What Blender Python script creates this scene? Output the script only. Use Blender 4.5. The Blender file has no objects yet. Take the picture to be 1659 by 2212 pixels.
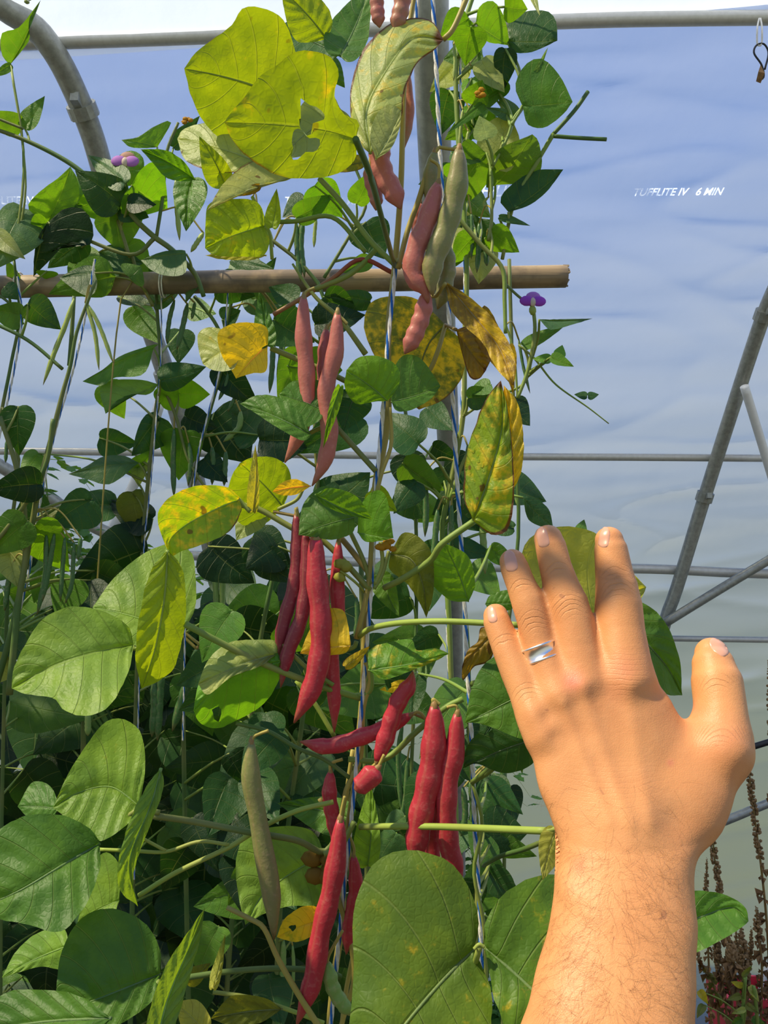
import bpy, math, random
import numpy as np
from mathutils import Vector, Matrix, noise
from mathutils.bvhtree import BVHTree

# ---------------------------------------------------------------- camera, sky, sun, exposure
S = bpy.context.scene
F = 1720.0                                   # focal length in pixels of the 1659 x 2212 frame
PITCH = math.radians(10)
cam_d = bpy.data.cameras.new('camera'); cam = bpy.data.objects.new('camera', cam_d)
S.collection.objects.link(cam); S.camera = cam
cam.location = (0, 0, 1.6); cam.rotation_euler = (math.radians(90) + PITCH, 0, 0)
cam_d.sensor_fit = 'VERTICAL'; cam_d.sensor_height = 24; cam_d.lens = F * 24 / 2212
cam_d.clip_start = 0.02; cam_d.clip_end = 200
CAMW = Matrix.Translation((0, 0, 1.6)) @ Matrix.Rotation(math.radians(90) + PITCH, 4, 'X')

world = bpy.data.worlds.new('sky'); S.world = world; world.use_nodes = True
nt = world.node_tree; nt.nodes.clear()
wo = nt.nodes.new('ShaderNodeOutputWorld'); bg = nt.nodes.new('ShaderNodeBackground')
tc = nt.nodes.new('ShaderNodeTexCoord'); sx = nt.nodes.new('ShaderNodeSeparateXYZ'); cr = nt.nodes.new('ShaderNodeValToRGB')
nt.links.new(tc.outputs['Generated'], sx.inputs[0]); nt.links.new(sx.outputs['Z'], cr.inputs[0])
el = cr.color_ramp.elements
el[0].position = 0.0; el[0].color = (.54, .57, .48, 1)
el[1].position = 1.0; el[1].color = (.10, .24, .62, 1)
e = el.new(.20); e.color = (.50, .60, .76, 1)
e = el.new(.50); e.color = (.12, .30, .80, 1)
nt.links.new(cr.outputs[0], bg.inputs[0]); bg.inputs[1].default_value = .92
nt.links.new(bg.outputs[0], wo.inputs[0])

sun_d = bpy.data.lights.new('sun', 'SUN'); sun = bpy.data.objects.new('sun', sun_d)
S.collection.objects.link(sun); sun_d.energy = 5.6; sun_d.angle = math.radians(1.6); sun_d.color = (1, .87, .62)
SUNDIR = Vector((.52, .30, -.80)).normalized()
sun.rotation_euler = SUNDIR.to_track_quat('-Z', 'Y').to_euler(); sun.location = (-3, -2, 6)
S.view_settings.view_transform = 'Standard'; S.view_settings.look = 'None'
S.view_settings.exposure = 0.0; S.view_settings.gamma = 1; S.view_settings.use_curve_mapping = False
S.cycles.max_bounces = 8; S.cycles.transparent_max_bounces = 12; S.cycles.transmission_bounces = 6

# ---------------------------------------------------------------- helpers
rng = random.Random(7)
def lin(h):
    v = [int(h[i:i + 2], 16) / 255 for i in (0, 2, 4)]
    return tuple(x / 12.92 if x <= .04045 else ((x + .055) / 1.055) ** 2.4 for x in v)
def C3(px, py, d): return Vector(((px - 829.5) / F * d, (1106 - py) / F * d, -d))
def P(px, py, d): return CAMW @ C3(px, py, d)
def tag(o, label=None, cat=None, group=None, kind=None):
    if label: o['label'] = label
    if cat: o['category'] = cat
    if group: o['group'] = group
    if kind: o['kind'] = kind
    return o
def empty(name, loc, label, cat, group=None):
    o = bpy.data.objects.new(name, None); S.collection.objects.link(o)
    o.location = loc; o.empty_display_size = .05
    return tag(o, label, cat, group)
def mesh_obj(name, verts, faces, mat, parent=None, smooth=True, uvs=None, color=None):
    me = bpy.data.meshes.new(name)
    if parent is not None:
        root = parent
        off = Vector((0, 0, 0))
        while root is not None:
            off = off + Vector(root.location); root = root.parent
        verts = [Vector(v) - off for v in verts]
    me.from_pydata([tuple(v) for v in verts], [], faces)
    if smooth: me.polygons.foreach_set('use_smooth', [True] * len(me.polygons))
    if uvs is not None:
        l = me.uv_layers.new(name='UVMap'); idx = np.zeros(len(me.loops), dtype=np.int32)
        me.loops.foreach_get('vertex_index', idx)
        l.data.foreach_set('uv', np.asarray(uvs, dtype=np.float32)[idx].ravel())
    o = bpy.data.objects.new(name, me); S.collection.objects.link(o)
    if mat: me.materials.append(mat)
    if parent is not None: o.parent = parent
    if color: o.color = color
    return o
def cr_path(pts, n):
    """Catmull-Rom through the points, n samples evenly by length"""
    p = [np.array(q, float) for q in pts]
    if len(p) == 2: return [tuple(p[0] + (p[1] - p[0]) * i / (n - 1)) for i in range(n)]
    p = [2 * p[0] - p[1]] + p + [2 * p[-1] - p[-2]]
    out = []
    for i in range(1, len(p) - 2):
        for k in range(12):
            t = k / 12
            out.append(.5 * ((2 * p[i]) + (-p[i - 1] + p[i + 1]) * t + (2 * p[i - 1] - 5 * p[i] + 4 * p[i + 1] - p[i + 2]) * t * t
                             + (-p[i - 1] + 3 * p[i] - 3 * p[i + 1] + p[i + 2]) * t ** 3))
    out.append(p[-2]); out = np.array(out)
    L = np.concatenate([[0], np.cumsum(np.linalg.norm(np.diff(out, axis=0), axis=1))])
    s = np.linspace(0, L[-1], n)
    return [tuple(np.interp(x, L, out[:, j]) for j in range(out.shape[1])) for x in s]
def tube_geo(pts, radii, seg=8, flat=1.0, cap=True, ref=None, base=0):
    """world-space tube; flat squeezes the cross-section along ref"""
    pts = [Vector(p) for p in pts]; n = len(pts); V = []; Fc = []
    if not hasattr(radii, '__len__'): radii = [radii] * n
    up = Vector(ref) if ref is not None else Vector((.13, .95, .21))
    for i in range(n):
        t = (pts[min(i + 1, n - 1)] - pts[max(i - 1, 0)]).normalized()
        s = t.cross(up)
        if s.length < 1e-3: s = t.cross(Vector((1, 0, .1)))
        s.normalize(); u = s.cross(t).normalized()
        for k in range(seg):
            a = 2 * math.pi * k / seg
            V.append(pts[i] + s * (math.cos(a) * radii[i]) + u * (math.sin(a) * radii[i] * flat))
    for i in range(n - 1):
        for k in range(seg):
            a = base + i * seg + k; b = base + i * seg + (k + 1) % seg
            Fc.append((a, b, b + seg, a + seg))
    if cap:
        Fc.append(tuple(base + k for k in range(seg))[::-1]); Fc.append(tuple(base + (n - 1) * seg + k for k in range(seg)))
    return V, Fc
def tube(name, pts, radii, mat, parent=None, seg=8, flat=1.0, color=None, ref=None, uv=False):
    V, Fc = tube_geo(pts, radii, seg, flat, ref=ref)
    uvs = None
    if uv:
        n = len(pts); uvs = [(k / seg, i / (n - 1)) for i in range(n) for k in range(seg)]
    return mesh_obj(name, V, Fc, mat, parent, color=color, uvs=uvs)
def ptube(name, px, d, rpx, mat, parent=None, n=None, **kw):
    """tube along picture-derived points at real depth d (one number or a list)"""
    m = len(px); ds = d if hasattr(d, '__len__') else [d] * m
    q = cr_path([(p[0], p[1], ds[i]) for i, p in enumerate(px)], n or max(6, 5 * m))
    dm = sum(ds) / m
    k = len(q)
    if hasattr(rpx, '__len__'): r = [np.interp(i / (k - 1), np.linspace(0, 1, len(rpx)), rpx) * dm / F for i in range(k)]
    else: r = rpx * dm / F
    return tube(name, [P(*a) for a in q], r, mat, parent, **kw)
class Geo:
    def __init__(s): s.V = []; s.F = []
    def add(s, V, Fc):
        b = len(s.V); s.V += list(V); s.F += [tuple(i + b for i in f) for f in Fc]
    def tube(s, pts, r, seg=6, **k):
        V, Fc = tube_geo(pts, r, seg, **k); s.add(V, Fc)
    def box(s, c, sz, R=None):
        V = [Vector((x * sz[0] / 2, y * sz[1] / 2, z * sz[2] / 2)) for x in (-1, 1) for y in (-1, 1) for z in (-1, 1)]
        V = [Vector(c) + (R @ v if R else v) for v in V]
        s.add(V, [(0, 1, 3, 2), (4, 6, 7, 5), (0, 4, 5, 1), (2, 3, 7, 6), (0, 2, 6, 4), (1, 5, 7, 3)])
    def blob(s, c, r, sc=(1, 1, 1), n=6, m=4, jit=0):
        V = [Vector(c) + Vector((0, 0, r * sc[2]))]; Fc = []
        for i in range(1, m):
            ph = math.pi * i / m
            for k in range(n):
                a = 2 * math.pi * k / n; j = 1 + rng.uniform(-jit, jit)
                V.append(Vector(c) + Vector((math.sin(ph) * math.cos(a) * r * sc[0] * j, math.sin(ph) * math.sin(a) * r * sc[1] * j, math.cos(ph) * r * sc[2])))
        V.append(Vector(c) - Vector((0, 0, r * sc[2])))
        for k in range(n): Fc.append((0, 1 + k, 1 + (k + 1) % n))
        for i in range(m - 2):
            for k in range(n):
                a = 1 + i * n + k; b = 1 + i * n + (k + 1) % n; Fc.append((a, a + n, b + n, b))
        e = len(V) - 1; q = 1 + (m - 2) * n
        for k in range(n): Fc.append((e, q + (k + 1) % n, q + k))
        s.add(V, Fc)
    def build(s, name, mat, parent=None, smooth=True, color=None): return mesh_obj(name, s.V, s.F, mat, parent, smooth, color=color)

# ---------------------------------------------------------------- materials
class NT:
    def __init__(s, name):
        s.m = bpy.data.materials.new(name); s.m.use_nodes = True; s.t = s.m.node_tree; s.t.nodes.clear()
        s.out = s.n('ShaderNodeOutputMaterial')
    def n(s, ty, **kw):
        x = s.t.nodes.new(ty)
        for k, v in kw.items(): setattr(x, k, v)
        return x
    def l(s, a, b): s.t.links.new(a, b)
    def val(s, sock, v):
        if hasattr(v, 'is_linked') or hasattr(v, 'links'): s.l(v, sock)
        else: sock.default_value = v
    def math(s, op, a, b=0.0, clamp=False):
        x = s.n('ShaderNodeMath', operation=op, use_clamp=clamp); s.val(x.inputs[0], a); s.val(x.inputs[1], b); return x.outputs[0]
    def mix(s, f, a, b, blend='MIX'):
        x = s.n('ShaderNodeMix', data_type='RGBA', blend_type=blend)
        s.val(x.inputs['Factor'], f)
        for q, v in ((x.inputs[6], a), (x.inputs[7], b)):
            if isinstance(v, tuple): q.default_value = (*v[:3], 1)
            else: s.l(v, q)
        return x.outputs[2]
    def noise(s, scale, vec=None, detail=3, rough=.55):
        x = s.n('ShaderNodeTexNoise'); x.inputs['Scale'].default_value = scale; x.inputs['Detail'].default_value = detail
        x.inputs['Roughness'].default_value = rough
        if vec is not None: s.l(vec, x.inputs['Vector'])
        return x
    def sstep(s, v, a, b):
        x = s.n('ShaderNodeMapRange', interpolation_type='SMOOTHSTEP'); s.l(v, x.inputs[0])
        x.inputs[1].default_value = a; x.inputs[2].default_value = b; return x.outputs[0]
    def attr(s, name):
        x = s.n('ShaderNodeAttribute', attribute_type='OBJECT', attribute_name=name); return x.outputs['Fac']
    def bump(s, h, dist, strength=1.0):
        x = s.n('ShaderNodeBump'); x.inputs['Distance'].default_value = dist; x.inputs['Strength'].default_value = strength
        s.l(h, x.inputs['Height']); return x.outputs[0]
    def bsdf(s, col, rough=.5, spec=.4, normal=None, metal=0.0, **kw):
        x = s.n('ShaderNodeBsdfPrincipled'); s.val(x.inputs['Roughness'], rough); s.val(x.inputs['Metallic'], metal)
        x.inputs['Specular IOR Level'].default_value = spec
        if isinstance(col, tuple): x.inputs['Base Color'].default_value = (*col[:3], 1)
        else: s.l(col, x.inputs['Base Color'])
        if normal is not None: s.l(normal, x.inputs['Normal'])
        for k, v in kw.items(): x.inputs[k.replace('_', ' ')].default_value = v
        return x.outputs[0]
    def done(s, sh): s.l(sh, s.out.inputs['Surface']); return s.m

def mat_leaf():
    t = NT('bean_leaf'); oi = t.n('ShaderNodeObjectInfo'); tcn = t.n('ShaderNodeTexCoord'); ob = tcn.outputs['Object']
    uv = t.n('ShaderNodeUVMap'); sp = t.n('ShaderNodeSeparateXYZ'); t.l(uv.outputs[0], sp.inputs[0])
    u = t.math('ABSOLUTE', t.math('MULTIPLY', t.math('SUBTRACT', sp.outputs[0], .5), 2)); v = sp.outputs[1]
    # pinnate side veins
    k = t.math('SUBTRACT', v, t.math('MULTIPLY', u, .22)); k = t.math('MULTIPLY', k, 6.5)
    fr = t.math('ABSOLUTE', t.math('SUBTRACT', t.math('FRACT', t.math('ADD', k, 10)), .5))
    side = t.sstep(fr, .040, .006)
    midv = t.sstep(u, .035, .008)
    vein = t.math('MAXIMUM', side, midv)
    n1 = t.noise(38, ob, 4); n2 = t.noise(160, ob, 3); n3 = t.noise(14, ob, 2)
    vor = t.n('ShaderNodeTexVoronoi', feature='DISTANCE_TO_EDGE'); vor.inputs['Scale'].default_value = 260; t.l(ob, vor.inputs['Vector'])
    net = t.sstep(vor.outputs['Distance'], .0, .22)
    base = t.mix(t.sstep(n3.outputs[0], .35, .65), oi.outputs['Color'], t.mix(.30, oi.outputs['Color'], (.02, .09, .02)))
    base = t.mix(t.math('MULTIPLY', t.sstep(n1.outputs[0], .45, .62), .35), base, t.mix(1, oi.outputs['Color'], (1.5, 1.35, .9), 'MULTIPLY'))
    base = t.mix(t.math('MULTIPLY', vein, .26), base, t.mix(.55, base, (.50, .58, .22)))
    base = t.mix(t.math('MULTIPLY', t.math('SUBTRACT', 1.0, net), .06), base, t.mix(1, base, (.55, .6, .4), 'MULTIPLY'))
    # yellow blotches
    yel = t.attr('yellowing')
    ym = t.math('ADD', n2.outputs[0], t.math('SUBTRACT', t.math('MULTIPLY', n1.outputs[0], .8), .9)); ym = t.math('ADD', ym, t.math('MULTIPLY', yel, .9))
    ymask = t.math('MULTIPLY', t.sstep(ym, .28, .62), t.sstep(yel, .0, .1))
    base = t.mix(t.math('MULTIPLY', ymask, .85), base, (.72, .50, .03))
    brn = t.attr('browning'); edge = t.sstep(u, .75, 1.0); tipm = t.sstep(v, .80, 1.0)
    bm = t.math('ADD', t.math('MAXIMUM', edge, tipm), t.math('MULTIPLY', n3.outputs[0], 1.2)); bm = t.math('ADD', bm, t.math('MULTIPLY', brn, 1.0))
    bmask = t.math('MULTIPLY', t.sstep(bm, 1.75, 2.0), t.sstep(brn, .0, .1))
    sp2 = t.math('MULTIPLY', t.sstep(t.noise(90, ob, 1).outputs[0], .70, .74), t.sstep(brn, .0, .2))
    base = t.mix(t.math('MAXIMUM', bmask, t.math('MULTIPLY', sp2, .8)), base, (.13, .055, .02))
    geo = t.n('ShaderNodeNewGeometry')
    pal = t.mix(.32, base, (.38, .46, .26))
    col = t.mix(geo.outputs['Backfacing'], base, pal)
    h = t.math('ADD', t.math('MULTIPLY', net, .13), t.math('MULTIPLY', t.math('SUBTRACT', 1.0, vein), .9))
    h = t.math('ADD', h, t.math('MULTIPLY', t.noise(85, ob, 2).outputs[0], 1.1)); h = t.math('ADD', h, t.math('MULTIPLY', n2.outputs[0], .35))
    nrm = t.bump(h, .0009, .8)
    d = t.bsdf(col, .48, .32, nrm)
    tr = t.n('ShaderNodeBsdfTranslucent'); t.l(nrm, tr.inputs['Normal'])
    t.l(t.mix(1, base, (2.3, 2.0, .35), 'MULTIPLY'), tr.inputs[0])
    ms = t.n('ShaderNodeMixShader'); ms.inputs[0].default_value = .38; t.l(d, ms.inputs[1]); t.l(tr.outputs[0], ms.inputs[2])
    return t.done(ms.outputs[0])
def mat_stem():
    t = NT('bean_stem'); oi = t.n('ShaderNodeObjectInfo'); ob = t.n('ShaderNodeTexCoord').outputs['Object']
    n = t.noise(60, ob, 3); n2 = t.noise(9, ob, 2)
    c = t.mix(t.sstep(n2.outputs[0], .4, .65), oi.outputs['Color'], t.mix(.5, oi.outputs['Color'], (.30, .26, .08)))
    c = t.mix(t.math('MULTIPLY', n.outputs[0], .4), c, t.mix(1, c, (.5, .5, .4), 'MULTIPLY'))
    return t.done(t.bsdf(c, .5, .3, t.bump(n.outputs[0], .001, .5)))
def mat_pod():
    t = NT('bean_pod'); oi = t.n('ShaderNodeObjectInfo'); ob = t.n('ShaderNodeTexCoord').outputs['Object']
    g = t.attr('greenness'); n = t.noise(55, ob, 4, .65); n2 = t.noise(300, ob, 2); n3 = t.noise(11, ob, 2)
    uv = t.n('ShaderNodeUVMap'); sp = t.n('ShaderNodeSeparateXYZ'); t.l(uv.outputs[0], sp.inputs[0])
    f = t.math('ADD', t.math('MULTIPLY', n.outputs[0], .7), t.math('MULTIPLY', n3.outputs[0], .9)); f = t.math('ADD', f, t.math('SUBTRACT', g, .72))
    c = t.mix(t.sstep(f, .25, .75), oi.outputs['Color'], (.22, .24, .07))
    c = t.mix(t.math('MULTIPLY', t.sstep(n2.outputs[0], .5, .8), .3), c, t.mix(.5, c, (.8, .45, .35)))
    # ends a little browner, seam lighter
    tip = t.sstep(sp.outputs[1], .86, 1.0); c = t.mix(t.math('MULTIPLY', tip, .55), c, (.22, .11, .04))
    seam = t.sstep(t.math('ABSOLUTE', t.math('SUBTRACT', sp.outputs[0], .66)), .035, .01)
    c = t.mix(t.math('MULTIPLY', seam, .16), c, (.45, .25, .12))
    h = t.math('ADD', t.math('MULTIPLY', n2.outputs[0], .5), n.outputs[0])
    return t.done(t.bsdf(c, .42, .4, t.bump(h, .0008, .5)))
def mat_film(name='greenhouse_film', clear=.42, scat=.60):
    t = NT(name); ob = t.n('ShaderNodeTexCoord').outputs['Object']
    n = t.noise(1.6, ob, 5); n2 = t.noise(22, ob, 3)
    mp = t.n('ShaderNodeMapping'); mp.inputs['Scale'].default_value = (.6, 3.5, 3.5); t.l(ob, mp.inputs[0]); n3 = t.noise(1.1, mp.outputs[0], 2, .5)
    h = t.math('ADD', t.math('MULTIPLY', n3.outputs[0], 1.0), t.math('MULTIPLY', n2.outputs[0], .06))
    nrm = t.bump(h, .03, .7)
    d = t.bsdf((.62, .66, .70), .32, .5, nrm)
    tl = t.n('ShaderNodeBsdfTranslucent'); tl.inputs[0].default_value = (.72, .80, .92, 1); t.l(nrm, tl.inputs['Normal'])
    tp = t.n('ShaderNodeBsdfRefraction'); tp.inputs[0].default_value = (.92, .95, .97, 1); tp.inputs['IOR'].default_value = 1.22; tp.inputs['Roughness'].default_value = .6
    m1 = t.n('ShaderNodeMixShader'); m1.inputs[0].default_value = scat; t.l(d, m1.inputs[1]); t.l(tl.outputs[0], m1.inputs[2])
    m2 = t.n('ShaderNodeMixShader'); t.l(m1.outputs[0], m2.inputs[1]); t.l(tp.outputs[0], m2.inputs[2])
    t.l(t.math('ADD', clear, t.math('MULTIPLY', n.outputs[0], .25)), m2.inputs[0])
    return t.done(m2.outputs[0])
def mat_simple(name, col, rough=.5, metal=0.0, spec=.4, nscale=40, nmix=.3, dark=(.5, .5, .5), bump=.0005, stretch=None):
    t = NT(name); ob = t.n('ShaderNodeTexCoord').outputs['Object']
    if stretch:
        mp = t.n('ShaderNodeMapping'); mp.inputs['Scale'].default_value = stretch; t.l(ob, mp.inputs[0]); ob = mp.outputs[0]
    n = t.noise(nscale, ob, 5, .6)
    c = t.mix(t.math('MULTIPLY', t.sstep(n.outputs[0], .35, .7), nmix), col, tuple(a * b for a, b in zip(col, dark)))
    return t.done(t.bsdf(c, rough, spec, t.bump(n.outputs[0], bump, .6), metal))
def mat_skin():
    t = NT('skin'); ob = t.n('ShaderNodeTexCoord').outputs['Object']
    at = t.n('ShaderNodeAttribute', attribute_name='tint'); sp = t.n('ShaderNodeSeparateColor'); t.l(at.outputs['Color'], sp.inputs[0])
    n = t.noise(70, ob, 4); n2 = t.noise(500, ob, 2); n3 = t.noise(18, ob, 2)
    c = t.mix(t.sstep(n3.outputs[0], .35, .7), (.74, .335, .125), (.66, .28, .105))
    c = t.mix(t.math('MULTIPLY', t.sstep(n.outputs[0], .45, .7), .35), c, (.80, .38, .155))
    c = t.mix(sp.outputs[0], c, (.66, .19, .12))
    c = t.mix(t.math('MULTIPLY', t.sstep(t.noise(120, ob, 1).outputs[0], .76, .79), .5), c, (.36, .14, .07))
    # fine crease lattice of skin, plus knuckle wrinkles along the finger (tint.b carries the coordinate, tint.g the mask)
    vor = t.n('ShaderNodeTexVoronoi', feature='DISTANCE_TO_EDGE'); vor.inputs['Scale'].default_value = 900; t.l(ob, vor.inputs['Vector'])
    w = t.math('SINE', t.math('ADD', t.math('MULTIPLY', sp.outputs[2], 62.0), t.math('MULTIPLY', n.outputs[0], 13.0)))
    w = t.math('MULTIPLY', t.sstep(w, .55, 1.0), sp.outputs[1])
    c = t.mix(t.math('MULTIPLY', w, .18), c, (.42, .17, .09))
    h = t.math('ADD', t.math('MULTIPLY', t.sstep(vor.outputs['Distance'], 0, .25), .035), t.math('MULTIPLY', n2.outputs[0], .12))
    h = t.math('SUBTRACT', h, t.math('MULTIPLY', w, .38)); h = t.math('ADD', h, t.math('MULTIPLY', n.outputs[0], .35))
    b = t.bsdf(c, .47, .35, t.bump(h, .0011, .75))
    p = b.node; p.inputs['Subsurface Weight'].default_value = .10; p.inputs['Subsurface Radius'].default_value = (1.0, .35, .15); p.inputs['Subsurface Scale'].default_value = .006
    return t.done(b)
def mat_bamboo():
    t = NT('bamboo'); ob = t.n('ShaderNodeTexCoord').outputs['Object']
    mp = t.n('ShaderNodeMapping'); mp.inputs['Scale'].default_value = (3, 60, 60); t.l(ob, mp.inputs[0]); n = t.noise(1.5, mp.outputs[0], 4, .6); n2 = t.noise(9, ob, 5, .65)
    c = t.mix(t.sstep(n.outputs[0], .3, .7), (.42, .31, .18), (.30, .21, .12))
    c = t.mix(t.math('MULTIPLY', t.sstep(n2.outputs[0], .42, .60), .85), c, (.15, .115, .08))
    return t.done(t.bsdf(c, .5, .35, t.bump(n.outputs[0], .0012, .7)))
LEAF = mat_leaf(); STEM = mat_stem(); POD = mat_pod(); FILM = mat_film(); SKIN = mat_skin(); BAMBOO = mat_bamboo()
STEEL = mat_simple('galvanised_steel', (.36, .37, .33), .40, .4, .5, 55, .55, (.55, .55, .55), .0006)
LITSTEEL = mat_simple('lit_steel', (.62, .61, .57), .4, .3, .5, 55, .35, (.7, .7, .68), .0006)  # same steel made lighter for the rails, standing in for light on them
TWINE_W = mat_simple('white_twine', (.80, .78, .72), .8, 0, .1, 300, .4, (.6, .58, .5), .0008)
TWINE_B = mat_simple('blue_twine', (.03, .16, .55), .7, 0, .1, 300, .4, (.5, .6, .7), .0008)
SILVER = mat_simple('silver', (.92, .91, .88), .32, 1.0, .5, 200, .15, (.8, .8, .8), .0001)
NAIL = mat_simple('fingernail', (.70, .36, .235), .3, 0, .5, 120, .2, (.9, .8, .75), .0002)
DRY = mat_simple('dried_leaf', (.30, .17, .07), .75, 0, .2, 90, .7, (.4, .35, .3), .002)
DRYSTALK = mat_simple('dried_flower', (.36, .22, .10), .8, 0, .1, 140, .7, (.4, .38, .35), .003)
SOIL = mat_simple('soil', (.07, .055, .035), .9, 0, .1, 9, .6, (.5, .5, .5), .02)
TURF = mat_simple('turf', (.22, .23, .09), .9, 0, .1, 3, .6, (.5, .6, .5), .02)
BLACKRUB = mat_simple('black_plastic', (.015, .016, .02), .4, 0, .4, 50, .3)
RED = mat_simple('red_plastic', (.50, .03, .05), .4, 0, .4, 50, .3)
WHITEP = mat_simple('white_plastic', (.85, .85, .84), .4, 0, .4, 50, .1)
t = NT('white_ink'); tr = t.n('ShaderNodeBsdfTranslucent'); tr.inputs[0].default_value = (1, 1, 1, 1); tp = t.n('ShaderNodeBsdfTransparent')
ms = t.n('ShaderNodeAddShader'); t.l(t.bsdf((.95, .95, .97), .6, .2), ms.inputs[0]); t.l(tr.outputs[0], ms.inputs[1])
m2 = t.n('ShaderNodeMixShader'); t.l(t.math('MULTIPLY', t.sstep(t.noise(14, t.n('ShaderNodeTexCoord').outputs['Object']).outputs[0], .40, .62), .85), m2.inputs[0]); t.l(ms.outputs[0], m2.inputs[1]); t.l(tp.outputs[0], m2.inputs[2]); PRINT = t.done(m2.outputs[0])
t = NT('petal'); oi = t.n('ShaderNodeObjectInfo'); tr = t.n('ShaderNodeBsdfTranslucent'); t.l(oi.outputs['Color'], tr.inputs[0])
ms = t.n('ShaderNodeMixShader'); ms.inputs[0].default_value = .4; t.l(t.bsdf(oi.outputs['Color'], .6, .2), ms.inputs[1]); t.l(tr.outputs[0], ms.inputs[2]); PETAL = t.done(ms.outputs[0])

# ---------------------------------------------------------------- setting: film, hoops, rails, ground
PROF = cr_path([(3.78, -.05), (3.78, .5), (3.76, 1.1), (3.68, 1.7), (3.45, 2.3), (3.05, 2.85), (2.5, 3.33), (2.2, 3.53), (2.08, 3.595)], 90)
PROFC = PROF + [(2.08 - 1.5 * q / 20, 3.595 + .28 * q / 20 - .08 * (q / 20) ** 2) for q in range(1, 21)]
def prof_hit(px, py):
    v = (CAMW.to_3x3() @ C3(px, py, 1)).normalized(); tn = v.z / v.y
    best = None
    for a, b in zip(PROFC, PROFC[1:]):
        fa = (a[1] - 1.6) - a[0] * tn; fb = (b[1] - 1.6) - b[0] * tn
        if fa * fb <= 0 and a[0] > .3:
            q = fa / (fa - fb); y = a[0] + (b[0] - a[0]) * q; best = y
    k = (best if best else (PROF[0][0] if tn < 0 else PROF[-1][0])) / v.y
    return Vector((0, 0, 1.6)) + v * k
def filmdepth(px, py):
    w = prof_hit(px, py); return -(CAMW.inverted() @ w).z
def wrinkle(x, s, y):
    w = .012 * noise.noise(Vector((x * .6, s * 1.5, 3)))
    w += .010 * noise.noise(Vector((x * .8 + s * .8, s * 7 - x * 1.1, 1))) + 0.0012 * math.sin(s * 34 + 2.0 * noise.noise(Vector((x * .7, s, 8))))
    w += .006 * noise.noise(Vector((x * 6, s * 1.4, 5)))
    w += .018 * (1 - abs(noise.noise(Vector((x * .55 + 3, s * 1.6 + .25 * x, 6))))) ** 14 + .013 * (1 - abs(noise.noise(Vector((x * .8, s * 3.2 - .5 * x, 16))))) ** 12
    return w
nx, ns = 260, len(PROF) * 3
PR = cr_path(PROF, ns); V = []; Fc = []
for i in range(nx + 1):
    x = -4.2 + 8.4 * i / nx
    for j, (y, z) in enumerate(PR):
        yl = 2.17 - .05 * x
        if y < yl: z -= (yl - y) * .54; y = yl
        V.append((x, y - wrinkle(x, j / ns * 6, y), z + .3 * wrinkle(x, j / ns * 6, z)))
for i in range(nx):
    for j in range(ns - 1):
        a = i * ns + j; Fc.append((a, a + 1, a + ns + 1, a + ns))
film = mesh_obj('wall_back', V, Fc, FILM); tag(film, kind='structure')
def ground(name, x0, x1, y0, y1, z, mat):
    n = 30; V = [(x0 + (x1 - x0) * i / n, y0 + (y1 - y0) * j / n, z + .02 * noise.noise(Vector((i * .7, j * .7, 1)))) for i in range(n + 1) for j in range(n + 1)]
    o = mesh_obj(name, V, [(i * (n + 1) + j, (i + 1) * (n + 1) + j, (i + 1) * (n + 1) + j + 1, i * (n + 1) + j + 1) for i in range(n) for j in range(n)], mat)
    return tag(o, kind='structure')
V = []; Fc = []
for i in range(121):
    for j in range(21):
        x = -4.2 + 8.4 * i / 120; q = j / 20; w = .02 * noise.noise(Vector((x * 2.2, q * 3, 4))) + .012 * noise.noise(Vector((x * 7, q * 6, 9)))
        V.append((x, 2.20 - .050 * x - 1.5 * q, 3.505 + .032 * x * (1 - q) + .28 * q - .08 * q * q + w * min(1, q * 4)))
ceil = mesh_obj('ceiling', V, [(i * 21 + j, i * 21 + j + 1, (i + 1) * 21 + j + 1, (i + 1) * 21 + j) for i in range(120) for j in range(20)], mat_film('roof_film', -.05, .9)); tag(ceil, kind='structure')
ground('floor', -5, 5, -2, 3.9, 0, SOIL)
ground('field', -30, 30, 3.9, 60, -.05, TURF)

def film_pipe(name, pts, rpx, off=.07, label=None, cat='pipe', mat=None, parent=None, r=None, group=None):
    q = cr_path([(a, b, filmdepth(a, b)) for a, b in pts], 14 if len(pts) == 2 else 8 * len(pts))
    W = []
    for a, b, _ in q: W.append(P(a, b, filmdepth(a, b) - off))
    rr = r or [rpx / F * (filmdepth(a, b) - off) for a, b, _ in q]
    if not r: rr = sum(rr) / len(rr)
    o = tube(name, W, rr, mat or STEEL, parent, seg=14)
    if parent is None: tag(o, label, cat, group)
    return o, W, rr
def clamp(name, W, i, r, parent):
    a, b = W[i], W[i + 1]; u = (b - a).normalized(); g = Geo()
    g.tube([a - u * .02, a - u * .02, a + u * .02, a + u * .02], [r * .9, r * 1.28, r * 1.28, r * .9], seg=14)
    g.box(a + Vector((0, -r * 1.5, -.005)), (r * .7, r * 1.0, r * .8)); return g.build(name, STEEL, parent, smooth=False)
hl, W, r = film_pipe('greenhouse_hoop', [(-230, -150), (-90, -60), (10, 18), (75, 60), (125, 125), (165, 205), (195, 280), (215, 345), (262, 520), (318, 690), (372, 850), (425, 1045), (470, 1260), (500, 1450), (535, 1850), (545, 2240)], 21, .07,
    'curved grey steel hoop arching down the left side of the tunnel', 'hoop')
clamp('clamp', W, 28, r, hl); clamp('clamp', W, 57, r, hl)
hr, W, r = film_pipe('greenhouse_hoop', [(1900, -50), (1790, 300), (1700, 560), (1650, 680), (1590, 860), (1520, 1080), (1462, 1270), (1436, 1345), (1400, 1500), (1330, 1900)], 15.5, .07,
    'straight leaning grey steel rib at the right with two braces clamped to it', 'hoop')
clamp('clamp', W, 30, r, hr); clamp('clamp', W, 46, r, hr)
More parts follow.
